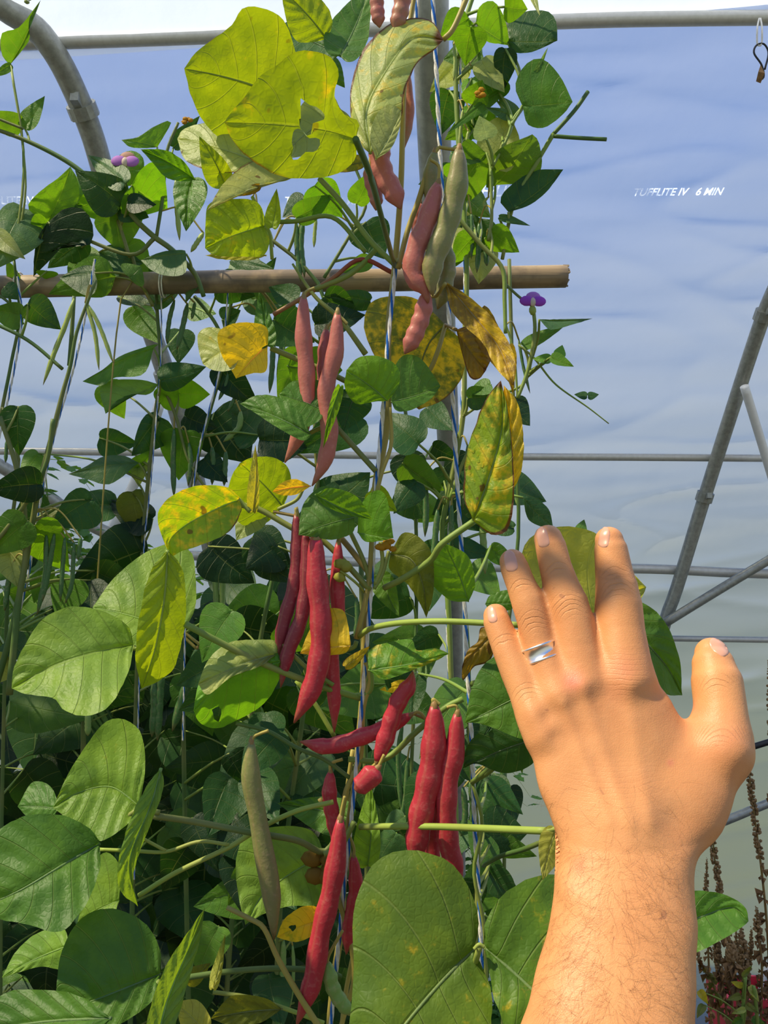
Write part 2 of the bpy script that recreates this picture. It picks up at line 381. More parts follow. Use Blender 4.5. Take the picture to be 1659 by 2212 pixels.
for pts, rp, lb, cl in (
    ([(-200, 96), (60, 92), (420, 80), (830, 62), (1250, 45), (1500, 40), (1900, 36)], 15, 'thickest horizontal steel purlin crossing the top of the film', None),
    ([(-200, 974), (100, 975), (420, 979), (900, 985), (1400, 988), (1900, 992)], 8, 'thin horizontal steel rail crossing behind the middle of the vines', 46),
    ([(-200, 1195), (400, 1200), (800, 1215), (1050, 1225), (1400, 1229), (1600, 1238), (1900, 1245)], 10.5, 'horizontal steel rail level with the fingertips', 40),
    ([(1380, 1378), (1500, 1380), (1900, 1386)], 6.5, 'thin horizontal steel rail starting at the foot of the leaning rib', None)):
    o, W, r = film_pipe('horizontal_rail', pts, rp, .03, lb, 'rail', mat=LITSTEEL)
    if cl: clamp('clamp', W, cl, r, o)
film_pipe('brace_pipe', [(1438, 1345), (1560, 1270), (1760, 1150)], 10, .13, 'grey diagonal steel brace rising right from the foot of the leaning rib', 'brace')
film_pipe('brace_pipe', [(1608, 835), (1640, 940), (1700, 1140)], 9, .16, 'pale diagonal steel brace dropping right from the clamp on the leaning rib', 'brace', mat=WHITEP)
film_pipe('brace_pipe', [(345, 870), (300, 1020), (238, 1150)], 11, .22, 'whitish steel brace slanting behind the leaves at the left', 'brace', mat=WHITEP)
film_pipe('brace_pipe', [(-120, 940), (-10, 1000), (100, 1070), (170, 1120), (250, 1160)], 14, .30, 'grey steel brace slanting down behind the left vines', 'brace')
film_pipe('black_hose', [(1560, 1632), (1620, 1615), (1660, 1603), (1800, 1560)], 6.5, .3, 'black hose running across behind the thumb side of the hand', 'hose', mat=BLACKRUB)
film_pipe('base_rail', [(1440, 1830), (1500, 1800), (1580, 1768), (1660, 1735), (1900, 1640)], 9, .25, 'shiny metal rail slanting up at the right behind the dried stalks', 'rail')
# upright steel post behind the vines
post = ptube('steel_post', [(926, -160), (929, 0), (932, 140), (942, 400), (955, 700), (968, 950), (980, 1300), (990, 1800), (1000, 2500)], [1.22, 1.25, 1.3, 1.42, 1.6, 1.75, 1.9, 2.0, 2.05], [32, 31, 31, 27, 23, 20, 18, 17, 16], STEEL, seg=20, n=50)
tag(post, 'thick grey upright steel post behind the two twines', 'post')
# printed marks on the film
def film_text(px, py, wpx, body, ang, slant=.25, label=None):
    p = prof_hit(px, py); d = -(CAMW.inverted() @ p).z
    cu = bpy.data.curves.new('printed_mark', 'FONT'); cu.body = body; cu.align_x = 'CENTER'; cu.size = 1; cu.shear = slant; cu.offset = .014; cu.extrude = .002
    o = bpy.data.objects.new('film_print', cu); S.collection.objects.link(o)
    bpy.context.view_layer.update(); w = o.dimensions.x or 6
    s = wpx / F * d / w
    p2 = prof_hit(px, py - 20); up = (p2 - p); up.x = 0; up.normalize(); right = Vector((1, 0, 0)); nrm = right.cross(up)
    M = Matrix((right, up, nrm)).transposed().to_4x4()
    M = Matrix.Translation(p - (p - Vector((0, 0, 1.6))).normalized() * .03) @ M @ Matrix.Rotation(ang, 4, 'Z')
    me = bpy.data.meshes.new_from_object(o); bpy.data.objects.remove(o); me.transform(M @ Matrix.Diagonal((s, s, s, 1))); me.materials.clear(); me.materials.append(PRINT)
    o = bpy.data.objects.new('film_print', me); S.collection.objects.link(o)
    return tag(o, label, 'lettering', 'white marks printed along the film')
film_text(1462, 422, 190, 'TUFFLITE IV   6 MIN', .01, label='white print on the film right of the steel post, clear of any leaf')
film_text(1078, 424, 170, 'TUFFLITE IV', 0, label='white print on the film just right of the post, between bean leaves')
film_text(700, 441, 170, 'TUFFLITE IV 6 MIN', -.01, label='white print on the film under the big yellow leaves')
film_text(45, 441, 190, 'TUFFLITE IV 6 MIN', -.01, label='white print on the film at the far left behind leaves')
# ---------------------------------------------------------------- hand and forearm (one continuous surface from a distance field)
_yk = np.array([-1106 + p for p in (1100, 1450, 1800, 2212, 2600)], float)
_dk = np.array([.440, .415, .385, .340, .305])
def hd(py): return float(np.interp(py - 1106, _yk, _dk))
_ycam = np.array([-(k) / F * d for k, d in zip(_yk, _dk)])[::-1]; _dcam = _dk[::-1]
def zc(y): return -np.interp(y, _ycam, _dcam)
def hp(px, py, rpx, dz=0.0):
    d = hd(py) + dz; c = C3(px, py, d); return (np.array(c), rpx / F * d)
FING = {
 'little': [(1071, 1331, 25), (1074, 1345, 27.5), (1087, 1380, 29), (1100, 1412, 31), (1117, 1450, 34), (1135, 1495, 34), (1155, 1540, 39), (1178, 1590, 42)],
 'ring': [(1107, 1214, 26), (1112, 1228, 28.5), (1125, 1262, 29.5), (1140, 1300, 33), (1152, 1340, 32.5), (1163, 1385, 32), (1178, 1430, 34), (1205, 1500, 42)],
 'middle': [(1184, 1164, 28), (1190, 1182, 30.5), (1200, 1225, 32), (1212, 1265, 35.5), (1226, 1305, 41), (1236, 1345, 42), (1245, 1400, 44), (1258, 1470, 50)],
 'index': [(1316, 1168, 29), (1320, 1190, 34), (1326, 1235, 38), (1332, 1270, 43), (1336, 1310, 48), (1339, 1360, 50), (1343, 1410, 55), (1348, 1470, 62)],
 'thumb': [(1537, 1413, 35), (1541, 1437, 44), (1549, 1475, 53), (1556, 1530, 54), (1560, 1585, 57), (1556, 1620, 62)]}
OFFZ = {'little': .012, 'ring': .002, 'middle': 0, 'index': .0, 'thumb': .010}
def capd(p, a, b, ra, rb):
    ba = b - a; h = np.clip(((p - a) @ ba) / (ba @ ba), 0, 1); return np.linalg.norm(p - a - h[:, None] * ba, axis=1) - (ra + (rb - ra) * h)
def smin(a, b, k):
    h = np.clip(.5 + .5 * (b - a) / k, 0, 1); return b * (1 - h) + a * h - k * h * (1 - h)
FC = {}
for nme, ch in FING.items():
    wf = {'little': 1.07, 'ring': 1.07, 'middle': 1.08, 'index': 1.04, 'thumb': 1.0}[nme]
    off = OFFZ[nme]; L = []
    for i, (x, y, r) in enumerate(ch):
        fall = max(0, 1 - i / (len(ch) - 1)); L.append(hp(x, y, r * wf, off * fall))
    FC[nme] = L
PALM = [((1165, 1560, 40), (1225, 1690, 50), -.001), ((1225, 1690, 50), (1285, 1810, 60), 0),
        ((1205, 1500, 46), (1290, 1800, 66), .003), ((1262, 1480, 52), (1345, 1800, 78), .004), ((1345, 1475, 64), (1400, 1780, 80), .003),
        ((1408, 1540, 50), (1470, 1680, 70), -.002),
        ((1556, 1612, 62), (1478, 1718, 86), -.003), ((1478, 1718, 86), (1405, 1800, 84), -.002)]
ARM = [((1352, 1790, 128), (1350, 1850, 130)), ((1350, 1850, 130), (1347, 1930, 142)), ((1347, 1930, 142), (1338, 2060, 146)), ((1338, 2060, 146), (1322, 2212, 165)),
       ((1322, 2212, 165), (1300, 2420, 200)), ((1300, 2420, 200), (1285, 2560, 212))]
def flatp(px, py, r, z=0):
    d = hd(py); return np.array(((px - 829.5) / F * d, (1106 - py) / F * d, z)), r / F * d
def hand_sdf(p):
    q = p.copy(); q[:, 2] = (p[:, 2] - zc(p[:, 1]))
    qp = q.copy(); qp[:, 2] *= 1.45
    D = None
    for a, b, z in PALM:
        A, ra = flatp(*a, z); B, rb = flatp(*b, z); v = capd(qp, A, B, ra, rb); D = v if D is None else smin(D, v, .011)
    qa = q.copy(); qa[:, 2] *= 1.30; E = None
    for a, b in ARM:
        A, ra = flatp(*a); B, rb = flatp(*b); v = capd(qa, A, B, ra, rb); E = v if E is None else smin(E, v, .004)
    A, ra = flatp(1240, 1893, 36, .006); E = smin(E, capd(q, A, A + 1e-4, ra, ra), .005)
    D = smin(D, E, .012)
    for nme, L in FC.items():
        f = None
        for (a, ra), (b, rb) in zip(L, L[1:]):
            v = capd(p, a, b, ra, rb); f = v if f is None else np.minimum(f, v)
        D = smin(D, f, .0045 if nme != 'thumb' else .009)
    # tendons, knuckles, hollow at the thumb root
    for (a, b, w, amp) in (((1245, 1470), (1330, 1740), .0035, .0012), ((1340, 1470), (1375, 1740), .004, .0009), ((1205, 1510), (1290, 1740), .003, .0010)):
        A, _ = flatp(*a, 1); B, _ = flatp(*b, 1); ba = (B - A)[:2]; pp = q[:, :2] - A[:2]; h = np.clip(pp @ ba / (ba @ ba), 0, 1)
        dd = np.linalg.norm(pp - h[:, None] * ba, axis=1); D = D - amp * np.exp(-(dd / w) ** 2) * (q[:, 2] > 0)
    for (x, y, w, amp) in ((1243, 1475, .008, -.0016), (1345, 1450, .012, -.0009), (1195, 1490, .007, -.0015), (1140, 1530, .006, -.001), (1425, 1752, .010, .0030), (1385, 1800, .010, .0010),
                           (1295, 1560, .010, .0005), (1230, 1570, .007, .0010), (1560, 1610, .012, -.001), (1205, 1840, .008, .0022), (1188, 1580, .004, .0010), (1172, 1540, .0035, .0010), (1540, 1760, .012, .001), (1500, 1852, .009, .0018), (1450, 1900, .012, .001)):
        A, _ = flatp(x, y, 1); dd = np.linalg.norm(q[:, :2] - A[:2], axis=1); D = D + amp * np.exp(-(dd / w) ** 2) * (q[:, 2] > -.004)
    return D
def surface(fn, lo, hi, h):
    n = [int((hi[i] - lo[i]) / h) + 2 for i in range(3)]
    ax = [lo[i] + h * np.arange(n[i]) for i in range(3)]
    # coarse pass to skip empty space
    G = np.stack(np.meshgrid(*ax, indexing='ij'), -1).reshape(-1, 3); val = np.full(len(G), 1.0)
    for k in range(0, len(G), 400000): val[k:k + 400000] = fn(G[k:k + 400000])
    val = val.reshape(n); ins = val < 0
    c = sum(ins[i:n[0] - 1 + i, j:n[1] - 1 + j, k:n[2] - 1 + k].astype(np.int8) for i in (0, 1) for j in (0, 1) for k in (0, 1))
    act = (c > 0) & (c < 8); idm = -np.ones(act.shape, int); idm[act] = np.arange(act.sum())
    I = np.argwhere(act); V = np.array(lo) + h * (I + .5)
    Fs = []
    for a in range(3):
        b, d = (a + 1) % 3, (a + 2) % 3
        s0 = [slice(1, n[k] - 1) for k in range(3)]; s0[a] = slice(0, n[a] - 1); s1 = list(s0); s1[a] = slice(1, n[a])
        A = ins[tuple(s0)]; B = ins[tuple(s1)]; E = np.argwhere(A != B); fl = A[tuple(E.T)]
        o = np.array([1, 1, 1]); o[a] = 0; E = E + o
        eb = np.zeros(3, int); eb[b] = 1; ed = np.zeros(3, int); ed[d] = 1
        q = [idm[tuple((E - eb - ed).T)], idm[tuple((E - ed).T)], idm[tuple(E.T)], idm[tuple((E - eb).T)]]
        Q = np.stack(q, 1); Q[~fl] = Q[~fl][:, ::-1]; Fs.append(Q)
    Q = np.concatenate(Fs); Q = Q[(Q >= 0).all(1)]
    for it in range(5):
        d0 = fn(V); g = np.zeros_like(V)
        for a in range(3):
            e_ = np.zeros(3); e_[a] = 2e-4; g[:, a] = (fn(V + e_) - fn(V - e_)) / 4e-4
        gl = np.maximum((g * g).sum(1), .2); V = V - g * np.clip(d0 / gl, -h, h)[:, None] * .9
    return V, Q
lo = np.array((.045, -.335, -.47)); hi = np.array((.222, .004, -.265))
V, Q = surface(hand_sdf, lo, hi, .00135)
person = empty('person', CAMW @ Vector((.11, -.28, -.33)), 'bare tanned hand and hairy forearm of a person held up palm-away beside the red pods', 'person')
M3 = np.array(CAMW.to_3x3()); MW = np.array(CAMW.translation)
VW = V @ M3.T + MW
skin = mesh_obj('hand', [Vector(v) for v in VW], Q.tolist(), SKIN, person)
# pigment and wrinkle attributes
tint = np.zeros((len(V), 4), np.float32); tint[:, 3] = 1
Vpx = np.stack([829.5 + V[:, 0] / -V[:, 2] * F, 1106 + -V[:, 1] / -V[:, 2] * F], 1)
for x, y, w, s in ((1238, 1470, 24, .75), (1345, 1448, 34, .35), (1335, 1490, 30, .2), (1448, 1648, 7, .6), (1560, 1600, 45, .22), (1250, 1868, 18, .3), (1310, 1160, 20, .2), (1180, 1155, 20, .2), (1100, 1205, 20, .25), (1066, 1325, 20, .25), (1550, 1400, 26, .2), (1495, 1530, 18, .35), (1240, 1475, 10, .2)):
    tint[:, 0] = np.maximum(tint[:, 0], s * np.exp(-(((Vpx - (x, y)) ** 2).sum(1)) / (w * w)))
for nme, i, w in (('little', 2, 12), ('little', 5, 20), ('ring', 2, 13), ('ring', 4, 24), ('middle', 2, 14), ('middle', 4, 26), ('index', 2, 14), ('index', 3, 24), ('thumb', 2, 18), ('thumb', 4, 22)):
    ch = FING[nme]; a = np.array(ch[i - 1][:2], float); b = np.array(ch[i + 1][:2], float) if i + 1 < len(ch) else a; c = np.array(ch[i][:2], float); u = (b - a) / np.linalg.norm(b - a)
    rel = Vpx - c; s = rel @ u; tt = rel @ np.array([-u[1], u[0]]); w = w * .8; m = .8 * np.exp(-(s / w) ** 2) * np.exp(-(tt / (ch[i][2] * .85)) ** 4)
    k = m > tint[:, 1]; tint[k, 1] = m[k]; tint[k, 2] = (.5 + s[k] / 120 - .0012 * (tt[k] ** 2) / 8)
for (x, y, w) in ((1345, 1455, 40),):
    rel = Vpx - (x, y); m = .35 * np.exp(-(rel ** 2).sum(1) / w ** 2); k = m > tint[:, 1]; tint[k, 1] = m[k]; tint[k, 2] = (.5 + rel[k, 1] / 110)
m = .12 * np.exp(-((Vpx[:, 1] - 1700) / 60) ** 2) * np.exp(-((Vpx[:, 0] - 1320) / 110) ** 2); k = m > tint[:, 1]; tint[k, 1] = m[k]; tint[k, 2] = (.5 + (Vpx[k, 1] - 1700 + .0015 * (Vpx[k, 0] - 1320) ** 2) / 110)
ca = skin.data.color_attributes.new('tint', 'FLOAT_COLOR', 'POINT'); ca.data.foreach_set('color', tint.ravel())
hand_bvh = BVHTree.FromPolygons([Vector(v) for v in VW], Q.tolist())
CAMO = Vector((0, 0, 1.6))
def on_hand(px, py):
    v = (CAMW.to_3x3() @ C3(px, py, 1)).normalized(); loc, nr, _, _ = hand_bvh.ray_cast(CAMO, v); return loc, nr
def nail(px, py, w, l, ang, name='fingernail'):
    """curved plate lying on the fingertip; its free edge stands slightly proud"""
    c, nr0 = on_hand(px, py)
    if c is None: return
    Vt = []; n = 12; m = 12; ca_, sa = math.cos(ang), math.sin(ang); pts = {}
    for i in range(n + 1):
        for j in range(m + 1):
            s = i / n * 2 - 1; t_ = j / m * 2 - 1
            w_ = w / 2 * (1 - .18 * max(0, -t_) ** 2) * (1 - max(0, abs(t_) - .55) ** 2 * 1.6); l_ = l / 2 * (1 - .20 * s * s if t_ < 0 else 1 - .28 * s * s)
            x = px + ca_ * s * w_ - sa * t_ * l_; y = py + sa * s * w_ + ca_ * t_ * l_
            loc, nr = on_hand(x, y)
            for q_ in (.85, .7, .5):
                if loc is None: loc, nr = on_hand(px + (x - px) * q_, py + (y - py) * q_)
            if loc is None: loc, nr = pts.get(len(Vt) - 1, (c, nr0))
            if nr.dot(loc - CAMO) > 0: nr = -nr
            e__ = max(abs(s) ** 6, max(0, (t_ - .72) / .28) ** 2); lift = .0003 - .0010 * e__ + (.0002 if t_ < -.8 else 0)
            pts[len(Vt)] = (loc, nr); Vt.append(loc + nr * lift)
    Fs = [(i * (m + 1) + j, i * (m + 1) + j + 1, (i + 1) * (m + 1) + j + 1, (i + 1) * (m + 1) + j) for i in range(n) for j in range(m)]
    return mesh_obj(name, Vt, Fs, NAIL, skin)
nail(1063, 1329, 25, 39, -.2); nail(1103, 1214, 34, 49, -.2); nail(1172, 1162, 32, 48, -.22); nail(1305, 1163, 29, 47, .18); nail(1556, 1398, 36, 52, -.95)
# ring
(a, ra), (b, rb) = FC['ring'][5], FC['ring'][6]
ax = Vector(a - b).normalized(); c = Vector(C3(1168, 1409, hd(1409) + .001)); R0 = 34.8 / F * hd(1409)
ax = (ax + Vector((-.08, 0, .10))).normalized()
s = ax.cross(Vector((0, 0, 1))).normalized(); u = ax.cross(s)
prof = [(-.0042, 0.0), (-.0042, .0010), (-.0037, .0014), (-.0031, .0014), (-.0029, .0009), (.0029, .0009), (.0031, .0014), (.0037, .0014), (.0042, .0010), (.0042, 0.0), (0, -.0004)]
Vt = []; N = 72
for i in range(N):
    an = 2 * math.pi * i / N; dr = s * math.cos(an) + u * math.sin(an)
    for h_, o_ in prof: Vt.append(CAMW @ (c + dr * (R0 + .0001 + o_) + ax * h_))
Lp = len(prof)
ring = mesh_obj('ring', Vt, [(i * Lp + j, ((i + 1) % N) * Lp + j, ((i + 1) % N) * Lp + (j + 1) % Lp, i * Lp + (j + 1) % Lp) for i in range(N) for j in range(Lp)], SILVER)
tag(ring, 'plain silver ring with grooved edges worn on the ring finger', 'ring')
# fine arm hair
HAIR = mat_simple('arm_hair', (.33, .17, .07), .5, 0, .3, 50, .1)
g = Geo(); hr_ = random.Random(3)
for i in range(1250):
    y = hr_.uniform(1690, 2215); x = hr_.uniform(1165, 1490)
    if y < 1830 and hr_.random() < .8: continue
    loc, nr = on_hand(x, y)
    if loc is None: continue
    if nr.dot(loc - CAMO) > 0: nr = -nr
    side = -1 if x < 1330 else 1
    dr = CAMW.to_3x3() @ Vector((side * hr_.uniform(.2, 1.0) * .5 + hr_.uniform(-.3, .3), hr_.uniform(-.9, .3), 0)); dr = (dr - nr * dr.dot(nr)).normalized()
    L = hr_.uniform(.006, .013); cv = nr.cross(dr) * hr_.uniform(-.9, .9); pts = []
    for k in range(5):
        t_ = k / 4; pts.append(loc + dr * L * t_ + cv * L * t_ * t_ + nr * (.0009 * math.sin(t_ * 2.6) - .0001))
    g.tube(pts, [.000028, .000028, .000024, .000018, .00001], seg=3, cap=False)
tag(g.build('arm_hair', HAIR, skin), kind='stuff')
# ---------------------------------------------------------------- vegetation
COL = {k: lin(v) for k, v in dict(D='305428', d='1b351a', B='52744a', M='547d2d', G='64952a', L='7ba03e', P='a0ac66', YG='8ba626', Y='b8a82e', YP='b0b04c', O='c8962a', BR='94762e', OL='6d7430').items()}  # D and d greens darkened to stand in for shade deep in the thicket
PODC = {k: lin(v) for k, v in dict(R='b5323e', K='b4675a', V='a0524c', GP='857850', g='46703a', lg='94a850', pg='7c9c50', dr='862c38').items()}
STC = {k: lin(v) for k, v in dict(g='7f9a44', d='56753a', l='9ab04c', br='9a7a4a', y='b0a050', r='9a4a3a').items()}
class Vine:
    def __init__(s, base, label, stems, group=None, color='g'):
        s.root = empty('bean_vine', P(*base), label, 'bean plant', group); s.stems = []
        for px, d, r in stems:
            ds = d if hasattr(d, '__len__') else [d] * len(px)
            ptube('stem', px, ds, r, STEM, s.root, color=(*STC[color], 1), seg=8)
            s.stems.append(cr_path([(p[0], p[1], ds[i]) for i, p in enumerate(px)], 50))
    def nearest(s, x, y, up=40):
        best = None
        for st in s.stems:
            for q in st:
                dd = math.hypot(q[0] - x, (q[1] - (y + up)))
                if best is None or dd < best[0]: best = (dd, q)
        return best[1]
TEMPL = [(0, 0), (-.035, .42), (.03, .78), (.14, .97), (.27, 1.0), (.42, .90), (.58, .70), (.74, .46), (.88, .22), (1, 0)]
def resample(pts, n): return cr_path(pts, n)
def leaf(vine, base, tip, A, B, d, col='M', tx=None, ty=None, fold=None, bend=None, yel=0.0, brn=0.0, holes=(), label=None, m=None,
         stalk=None, fg=False, sc='g', pucker=1.0, d2=None):
    b = np.array(base, float); t_ = np.array(tip, float); L = np.linalg.norm(t_ - b); u = (t_ - b) / L; w = np.array((-u[1], u[0]))
    if not hasattr(A, '__len__'): A = [tuple(b + u * L * s + w * A * k) for s, k in TEMPL[1:-1]]
    if not hasattr(B, '__len__'): B = [tuple(b + u * L * s - w * B * k) for s, k in TEMPL[1:-1]]
    if fg: nv, nu = 34, 12
    else: nv, nu = 15, 5
    tx = rng.uniform(-.45, .45) if tx is None else tx; ty = rng.uniform(-.9, .35) if ty is None else ty
    fold = rng.uniform(-.25, .35) if fold is None else fold; bend = rng.uniform(-.15, .25) if bend is None else bend
    Lm = L / F * d; Am = resample([base] + list(A) + [tip], nv + 1); Bm = resample([base] + list(B) + [tip], nv + 1)
    Mm = resample([base] + list(m) + [tip], nv + 1) if m else [tuple(b + (t_ - b) * i / nv + w * (L * .03 * math.sin(math.pi * i / nv))) for i in range(nv + 1)]
    seed = rng.uniform(0, 100); V = []; UV = []; idx = {}
    cx, cy = (b + t_) / 2
    def put(i, side, j):
        v = i / nv; us = j / nu; M_ = np.array(Mm[i]); E = np.array((Am if side > 0 else Bm)[i]); p = M_ + (E - M_) * us
        wpx = np.linalg.norm(E - M_) + 1e-6; wm = wpx / F * d
        dd = d + d / F * (tx * (p[0] - cx) + ty * (p[1] - cy)) + fold * wm * us ** 1.3 - bend * Lm * (math.sin(math.pi * min(1, v * 1.02)) - .5) * .6
        # side veins sunk, quilted bulges between, wavy margin
        k = (v - .22 * us) * 6.5; br = abs(math.sin(math.pi * (k + .0))) ** .7
        amp = pucker * min(.0019, Lm * .024)
        dd -= amp * (br - .5) * min(1, us * 5) * min(1, (1 - v) * 6 + .2)
        dd += amp * .9 * (1 - min(1, us * 7)) - amp * .5
        if pucker: dd += Lm * .045 * noise.noise(Vector((p[0] * 2.3 / L + seed, p[1] * 2.3 / L, 2))) + Lm * .018 * us * noise.noise(Vector((p[0] * 8 / L, p[1] * 8 / L, seed)))
        e = noise.noise(Vector((p[0] * 14 / L, p[1] * 14 / L, seed))) * us ** 6 * L * .008
        q = p + (E - M_) / wpx * e
        V.append((q[0], q[1], dd)); UV.append((.5 + .5 * us * side, v))
        return len(V) - 1
    ib = put(0, 1, 0); it = put(nv, 1, 0)
    for i in range(1, nv):
        idx[i, 0] = put(i, 1, 0)
        for s in (1, -1):
            for j in range(1, nu + 1): idx[i, s * j] = put(i, s, j)
    Fs = []
    rng_u = list(range(-nu, nu))
    for i in range(1, nv - 1):
        for j in rng_u: Fs.append((idx[i, j], idx[i, j + 1], idx[i + 1, j + 1], idx[i + 1, j]))
    for j in rng_u: Fs.append((ib, idx[1, j + 1], idx[1, j])); Fs.append((it, idx[nv - 1, j], idx[nv - 1, j + 1]))
    if holes:
        Vn = [list(v) for v in V]
        for (hx, hy, rx, ry) in holes:
            def rr(v):
                an = math.atan2((v[1] - hy) / ry, (v[0] - hx) / rx); return 1 + (.22 if rx < 20 else .34) * math.sin(3 * an + hx) + .14 * math.sin(5 * an + hy)
            ins = {k for k, v in enumerate(Vn) if math.hypot((v[0] - hx) / rx, (v[1] - hy) / ry) < rr(v)}
            Fs = [f for f in Fs if not all(k in ins for k in f)]
            used = {k for f in Fs for k in f} & ins
            for k in used:
                v = Vn[k]; q = math.hypot((v[0] - hx) / rx, (v[1] - hy) / ry) or 1; s_ = rr(v) / q
                v[0] = hx + (v[0] - hx) * s_; v[1] = hy + (v[1] - hy) * s_
        V = [tuple(v) for v in Vn]
    W = [P(*v) for v in V]
    # which way is the upper face: towards the camera by default
    a_, b_, c_ = W[idx[nv // 2, 0]], W[idx[nv // 2, 1]], W[idx[nv // 2 + 1, 0]]
    if (b_ - a_).cross(c_ - a_).dot(CAMO - a_) < 0: Fs = [f[::-1] for f in Fs]
    c = COL[col] if isinstance(col, str) else col
    j_ = .93 + .14 * rng.random(); c = tuple(x * j_ * (1 + rng.uniform(-.05, .05)) for x in c)
    o = mesh_obj('leaf', W, Fs, LEAF, vine.root, uvs=UV, color=(*c, 1)); o['yellowing'] = float(yel); o['browning'] = float(brn)
    if label: o['label'] = label
    if fg:
        mid = [ib] + [idx[i, 0] for i in range(1, nv)]
        if not holes:
            pts = [W[k] - (W[k] - CAMO).normalized() * .00015 for k in mid]
            wd = [.0011 * (1 - .75 * i / nv) * min(1.2, Lm / .08) for i in range(nv)]
            r = tube('midrib', pts, wd, LEAF, o, seg=5, color=(*tuple(min(1, x * 1.25 + .03) for x in c), 1))
            r['yellowing'] = 0.0; r['browning'] = 0.0
    bd = V[ib][2]
    if stalk is not False:
        if stalk is None or stalk == 'auto': q = vine.nearest(b[0], b[1], 50 if not fg else 30)
        else: q = (stalk[0], stalk[1], stalk[2] if len(stalk) > 2 else vine.nearest(stalk[0], stalk[1], 0)[2])
        dist = math.hypot(q[0] - b[0], q[1] - b[1])
        if dist > 3:
            mx = (b[0] + q[0]) / 2 + (q[1] - b[1]) * .06; my = (b[1] + q[1]) / 2 - abs(q[0] - b[0]) * .07
            r = 2.6 if not fg else 5.0; r = r * (1.1 / d if not fg else .6 / d)
            ptube('leaf_stalk', [(b[0], b[1]), (mx, my), (q[0], q[1])], [bd + .0005, (bd + q[2]) / 2, q[2]], [r * .8, r, r * 1.25], STEM, vine.root, color=(*STC[sc], 1), seg=6, n=10)
    return o
def pod(vine, pts, w, d, col='R', green=0.1, beak=True, stalk=None, label=None, bumps=5, seed=0, blunt=.35):
    ds = d if hasattr(d, '__len__') else [d] * len(pts)
    n = 26 if w > 14 else 12
    q = cr_path([(p[0], p[1], ds[i]) for i, p in enumerate(pts)], n); rad = []
    for i in range(n):
        t_ = i / (n - 1); s = min(1, blunt + (1 - blunt) * math.sin(min(1, t_ / .22) * math.pi / 2))
        if t_ > .80: s *= (max(0, 1 - ((t_ - .80) / .20)) ** .8) * .93 + .07
        s *= 1 + .07 * math.sin(t_ * bumps * 2 * math.pi + seed)
        rad.append(w / 2 * s * q[i][2] / F)
    W = [P(*a) for a in q]
    V, Fc = tube_geo(W, rad, 12 if w > 14 else 7, .72, ref=(0, 1, .12))
    sg = 12 if w > 14 else 7
    o = mesh_obj('pod', V, Fc, POD, vine.root, uvs=[(k / sg, i / (n - 1)) for i in range(n) for k in range(sg)], color=(*PODC[col], 1))
    o['greenness'] = float(green)
    if label: o['label'] = label
    if w > 14:
        a = W[0]; u = (W[0] - W[1]).normalized(); r0 = rad[0]
        cap = tube('pod_cap', [a + u * .004, a + u * .001, a - u * .0015, a - u * .003], [r0 * .45, r0 * .9, r0 * 1.12, r0 * 1.02], STEM, o, seg=8, flat=.8, color=(*STC['br'], 1))
    if stalk:
        s = stalk; ptube('pod_stalk', [(pts[0][0], pts[0][1] + 2)] + list(s), [ds[0]] + [d_[2] if len(d_) > 2 else ds[0] for d_ in s] if any(len(x) > 2 for x in s) else ds[0], 3.6 if w > 14 else 2, STEM, vine.root, color=(*STC['y'], 1), seg=6)
    return o
def stalkline(vine, pts, d, r, c='g', name='leaf_stalk', n=None):
    return ptube(name, pts, d, r, STEM, vine.root, color=(*STC[c], 1), seg=8, n=n)

# ---- twines
def twine(px, d, r, label, pitch=.034, group=None):
    ds = d if hasattr(d, '__len__') else [d] * len(px)
    q = cr_path([(p[0], p[1], ds[i]) for i, p in enumerate(px)], 420); W = [P(*a) for a in q]
    root = empty('twine', W[0], label, 'twine', group); rm = r / F * (sum(ds) / len(ds))
    L = [0]
    for a, b in zip(W, W[1:]): L.append(L[-1] + (b - a).length)
    for k in range(3):
        pts = []
        for i, w_ in enumerate(W):
            t_ = (W[min(i + 1, 419)] - W[max(0, i - 1)]).normalized(); s = t_.cross(Vector((0, 1, 0))).normalized(); u = s.cross(t_)
            a = 2 * math.pi * (L[i] / pitch + k / 3); pts.append(w_ + (s * math.cos(a) + u * math.sin(a)) * rm * .5)
        o = tube('strand', pts, rm * .56, TWINE_B if k == 0 else TWINE_W, root, seg=6)
        if k == 0: o['label'] = 'blue strand'
    return root
twine([(905, -40), (893, 100), (872, 230), (866, 420), (850, 620), (836, 760), (826, 900), (812, 1060), (803, 1250), (790, 1420), (775, 1600), (758, 1780), (740, 1950), (712, 2240), (690, 2450)], [.63, .63, .63, .62, .612, .604, .602, .603, .602, .600, .598, .600, .602, .602, .602], 4.6, 'blue and white twine carrying the main stem with red pods')
twine([(933, -40), (941, 120), (950, 320), (957, 450), (968, 650), (978, 850), (988, 1050), (1001, 1250), (1010, 1450), (1019, 1600), (1026, 1800), (1037, 1980), (1042, 2240), (1046, 2450)], .66, 4.8, 'straight blue and white twine right of the main stem, beside the steel post')
twine([(38, 598), (46, 700), (20, 850), (-15, 1000)], 1.12, 2.6, 'white twine tied round the bamboo pole at the far left')
twine([(205, 560), (185, 680), (158, 800), (120, 930), (88, 1080), (60, 1250), (20, 1400), (-10, 1500)], 1.02, 2.6, 'twine with a bean stem wound round it below the left end of the bamboo')
twine([(348, 595), (348, 760), (338, 900), (325, 1050), (310, 1200), (300, 1500), (290, 1900)], 1.17, 1.8, 'thin twine hanging from the bamboo third from the left')
twine([(495, 600), (478, 780), (448, 900), (425, 1000), (405, 1200), (395, 1600)], 1.17, 2.0, 'thin twine hanging from the bamboo left of the yellow spotted leaves')
